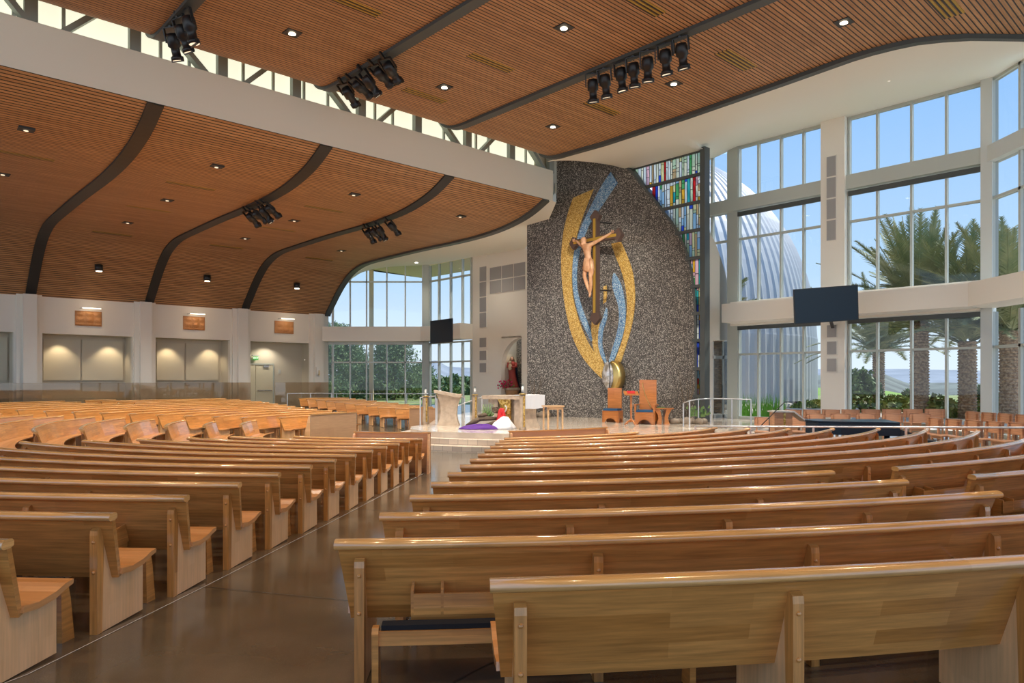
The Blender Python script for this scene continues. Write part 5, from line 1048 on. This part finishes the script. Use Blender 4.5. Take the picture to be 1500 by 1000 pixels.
# ------------------------------------------------------------------ outside
gm = MB(); gm.grid(lambda u, v: (lerp(-160, 160, u), lerp(30, 230, v), -.32-.0*v if v < .3 else -.32-(v-.3)*9), 30, 30); gm2 = MB()
for f in gm.f:
    c_ = [sum(gm.v[i][k] for i in f)/4 for k in (0, 1)]
    if not (c_[1] < 44 and c_[0] < 12 and SQ(*c_)[0] < 8): gm2.f.append(f); gm2.uv.append(None); gm2.sm.append(True); gm2.mi.append(0)
gm2.v = gm.v; struct(gm2.build('ground_lawn', 'grass'))
struct(MB().hexa([(*p, z) for z in (-.5, -.1) for p in [W(SR+.2, 8)[:2], W(SR+.2, -13)[:2], (60, -20), (34, 48)]]).build('ground_plaza', 'paving'))
struct(MB().hexa([(*p, z) for z in (-.5, -.08) for p in [(15.9, 23.5), (15.9, -20), (60, -20), (36, 24)]]).build('ground_plaza_side', 'paving'))
struct(MB().hexa([(*p, z) for z in (-.4, -.04) for p in [(19, 37), (24, 28.5), (46, 40), (30, 62)]]).build('ground_planting', 'groundcover'))
# domed chapel
dc = (9.6, 54.0); prof = [(12.42, -.3), (12.42, 4.4), (12.4, 4.5)]+[(12.36*cos(a), 4.5+13.9*sin(a)) for a in [pi/2*i/24 for i in range(1, 24)]]+[(.1, 18.4)]
ns = 120*4; dm = MB(); R_ = []
for r, z in prof:
    ring = []
    for j in range(ns):
        rr = r+(.09 if j % 4 == 0 else 0)*(min(1, r/2)); a = 2*pi*j/ns; ring.append((dc[0]+rr*cos(a), dc[1]+rr*sin(a), z))
    R_.append(ring)
dm.rings(R_, smooth=False); t = thing('domed_chapel', 'silver ribbed metal dome building outside the right windows', 'building', (dc[0], dc[1], -.3)); part(dm, 'dome', 'dome_metal', t); part(MB().lathe((dc[0], dc[1], -.3), [(12.7, 0), (12.7, .45), (12.5, .5)], 64), 'plinth', 'paving', t)
# palms
def palm(px, Y, zc_, r, n, L_, seed, label, dz=0):
    rg = random.Random(seed); x = (px-750)/F_*Y; t = thing('palm_tree', label, 'palm tree', (x, Y, -.1), 'palms outside the right windows'); mb = MB(); R_ = []; nn = 20; z = -.2; i = 0
    while z < zc_:
        for k, rr in ((0, r*1.08), (.06, r*.92)): R_.append([(x+rr*(1+.10*((j+i) % 2))*cos(2*pi*j/nn), Y+rr*(1+.10*((j+i) % 2))*sin(2*pi*j/nn), z+k) for j in range(nn)])
        z += .13; i += 1
    mb.rings(R_, smooth=False); part(mb, 'trunk', 'palm_trunk', t); cr_ = MB(); top = Vector((x, Y, zc_))
    for i in range(n):
        az = rg.uniform(0, 2*pi); el = rg.uniform(.38, 1.5); d0 = Vector((cos(az)*cos(el), sin(az)*cos(el), sin(el))); p = top+Vector((cos(az), sin(az), 0))*r*.5+Vector((0, 0, rg.uniform(-.2, .3))); pts = [p]; d_ = d0.copy(); ns_ = 16; LL = L_*rg.uniform(.8, 1.1)
        for k in range(ns_): d_ = (d_+Vector((0, 0, -.055*(1.3-el*.5)))).normalized(); p = p+d_*LL/ns_; pts.append(p)
        cr_.tube(pts[::4]+[pts[-1]], [.045, .035, .025, .015, .008][:len(pts[::4]+[pts[-1]])] if len(pts[::4]+[pts[-1]]) == 5 else .02, 4)
        side = d0.cross(Vector((0, 0, 1))).normalized()
        for k in range(5, ns_*5):
            f_ = k/5; a = pts[int(f_)].lerp(pts[min(int(f_)+1, ns_)], f_-int(f_)); dd = (pts[min(int(f_)+1, ns_)]-pts[int(f_)]).normalized(); ll = .62*sin(pi*(.12+.85*f_/ns_))**.7
            for sgn in (-1, 1):
                e = a+(side*sgn*.8+dd*.75+Vector((0, 0, rg.uniform(-.15, .25)))).normalized()*ll; w_ = dd*.036
                cr_.poly([a-w_, a+w_, e])
    part(cr_, 'crown', 'palm_leaf', t)
palm(1347, 33, 4.6, .36, 85, 4.9, 1, 'large palm in the middle of the right window wall'); palm(1287, 42, 3.2, .30, 60, 4.4, 2, 'slimmer palm at the left of the palm group'); palm(1417, 32, 3.35, .34, 75, 5.0, 3, 'palm third from the left by the corner column'); palm(1478, 29, 3.6, .32, 65, 4.6, 4, 'palm seen through the window at the right edge'); palm(1160, 64, 6.5, .3, 40, 4, 5, 'distant palm behind the metal dome'); palm(1052, 37, 4.4, .3, 30, 2.6, 6, 'palm trunk seen through the glazed side door')
def bush(px, Y, rx, h, n, m, label, seed, z0=-.1, nm='bush', cat='bush', lf=.16):
    rg = random.Random(seed); x = (px-750)/F_*Y; mb = MB()
    for i in range(n):
        th = rg.uniform(0, 2*pi); ph = rg.uniform(0, pi/2); k = rg.uniform(.55, 1)**.5; c_ = Vector((x+rx*k*cos(th)*cos(ph)*(1+.2*sin(3*th+seed)), Y+rx*.7*k*sin(th)*cos(ph), z0+h*k*sin(ph)*(1+.2*sin(5*th)))); a = Vector((rg.gauss(0, 1), rg.gauss(0, 1), rg.gauss(0, 1))).normalized()*lf; b_ = a.cross(Vector((rg.gauss(0, 1), rg.gauss(0, 1), rg.gauss(0, 1)))).normalized()*lf*.5; mb.poly([c_-a, c_+b_, c_+a, c_-b_])
    return tag(mb.build(nm, m), label, cat)
bush(1262, 38, 1.3, 2.0, 1500, 'leaf', 'dark green bush behind the left palm', 1); bush(1310, 38, 1.3, .8, 900, 'bush_leaf', 'yellow-green bush right of the slim palm', 2); bush(1330, 40, .7, 1.0, 600, 'bush_leaf', 'small golden shrub before the large palm', 3); bush(1195, 44, 1.6, .4, 900, 'bush_leaf', 'low yellow shrub right of the dome', 4)
bush(1390, 40, 1.6, .5, 900, 'leaf', 'green shrub between the two large palms', 5); bush(1443, 36, .9, 1.3, 800, 'leaf', 'green shrub beside the corner column', 6); bush(1370, 33, 1.2, .9, 500, 'bush_leaf', 'low bright shrub by the window foot', 7); bush(1490, 30, 1.2, 1.0, 500, 'bush_leaf', 'low shrub at the right edge window', 8)
rd = MB(); rg = random.Random(2)
for i in range(420):
    px = rg.uniform(1086, 1150); Y = rg.uniform(33.0, 33.9); x = (px-750)/F_*Y; hh = rg.uniform(.6, 1.2); l = rg.uniform(-.2, .2); rd.poly([(x-.015, Y, -.1), (x+.015, Y, -.1), (x+l, Y, -.1+hh)])
tag(rd.build('reed_bed', 'reed'), 'bright green reeds outside the window beside the dome', 'reeds')
# pines, hedge, distant trees on the left
def pine(px, Y, h, rx, n, label, seed, z0=-.6):
    rg = random.Random(seed); x = (px-750)/F_*Y; t = thing('pine_tree', label, 'tree', (x, Y, z0), 'pines outside the far left windows'); part(MB().tube([(x, Y, z0), (x+.1, Y, z0+h*.5), (x, Y, z0+h*.95)], [.28, .2, .05]), 'trunk', 'bark', t); mb = MB()
    for k in range(n):
        zz_ = rg.random()**.8; az = rg.uniform(0, 2*pi); rr = rx*(1-zz_*.75)*rg.uniform(.25, 1.05)*(1+.25*sin(3*az+seed)); c0 = Vector((x+rr*cos(az), Y+rr*sin(az), z0+h*(.08+.9*zz_))); 
        for j in range(16):
            c_ = c0+Vector((rg.gauss(0, .32), rg.gauss(0, .32), rg.gauss(0, .2))); a = Vector((rg.gauss(0, 1), rg.gauss(0, 1), rg.gauss(.6, 1))).normalized()*.30; b_ = a.cross(Vector((rg.gauss(0, 1), rg.gauss(0, 1), rg.gauss(0, 1)))).normalized()*.07; mb.poly([c_-b_, c_+a, c_+b_])
    part(mb, 'crown', 'pine_leaf', t)
pine(496, 68, 7.4, 3.3, 650, 'pine at the left of the far left windows', 1); pine(575, 70, 6.4, 4.0, 800, 'largest pine in the middle of the far left windows', 2); pine(520, 84, 6.0, 3.4, 400, 'pine set back between the two nearer ones', 3); pine(618, 80, 3.8, 2.6, 300, 'smaller pine at the right of the pines', 4)
for i, (px, Y, r, h_) in enumerate(((650, 130, 5, 3.2), (668, 120, 4, 3.4), (686, 125, 4, 3.0), (704, 120, 4, 3.0), (636, 150, 5, 2.6))): bush(px, Y, r, h_, 900, 'pine_leaf', f'distant dark tree beyond the lawn, {ORD[i]} of the far group', 20+i, -1.5, 'distant_tree', 'tree', .5)
hd = MB(); rg = random.Random(9)
for i in range(5000): c_ = Vector((rg.uniform(-24, -5.5), 74+rg.uniform(0, 1.5), -.4+1.35*rg.random())); a = Vector((rg.gauss(0, 1), rg.gauss(0, 1), rg.gauss(0, 1))).normalized()*.2; b_ = a.cross(Vector((rg.gauss(0, 1), 1, rg.gauss(0, 1)))).normalized()*.1; hd.poly([c_-a, c_+b_, c_+a, c_-b_])
tag(hd.build('hedge', 'leaf'), 'clipped green hedge across the lawn outside the far left windows', 'hedge')
# hills
def hills(name, a0, a1, r0, r1, zb_, prof_, m, n=90, nr=10, seed=1, amp=.15):
    def f(u, v):
        a = lerp(a0, a1, u); r = lerp(r0, r1, v); x = 750+F_*math.tan(a); top = interp(prof_, x); nz = 1+amp*(sin(a*60+seed)+.5*sin(a*143+seed*2)+.4*sin(a*331+v*3))
        z_t = HC+(HY-top)*r1*cos(a)/F_; z = lerp(zb_, z_t, v**1.2)+amp*20*r1/5000*(sin(a*60+seed+v*5)*v); return (r*sin(a), r*cos(a), z)
    struct(MB().grid(f, n, nr).build(name, m))
A_ = lambda px: math.atan((px-750)/F_)
hills('hill_field', A_(1080), A_(1520), 110, 420, -14, [(1150, 566), (1200, 567), (1300, 572), (1400, 588), (1500, 586)], 'field')
hills('hill_scrub', A_(1020), A_(1540), 450, 1600, -60, [(1100, 552), (1200, 548), (1240, 541), (1290, 545), (1330, 560), (1400, 562), (1500, 560)], 'scrub', amp=.3)
hills('hill_ridge', A_(1000), A_(1560), 2000, 6000, -150, [(1100, 548), (1200, 541), (1240, 540), (1350, 541), (1420, 541), (1500, 549)], 'ridge_haze', seed=4)
hills('hill_left', A_(440), A_(760), 2500, 6000, -150, [(470, 548), (560, 540), (600, 538), (625, 530), (640, 528), (655, 537), (690, 538), (720, 536)], 'ridge_haze', seed=3)
hills('hill_left_near', A_(430), A_(780), 230, 900, -8, [(470, 560), (600, 560), (700, 558)], 'scrub', seed=5)
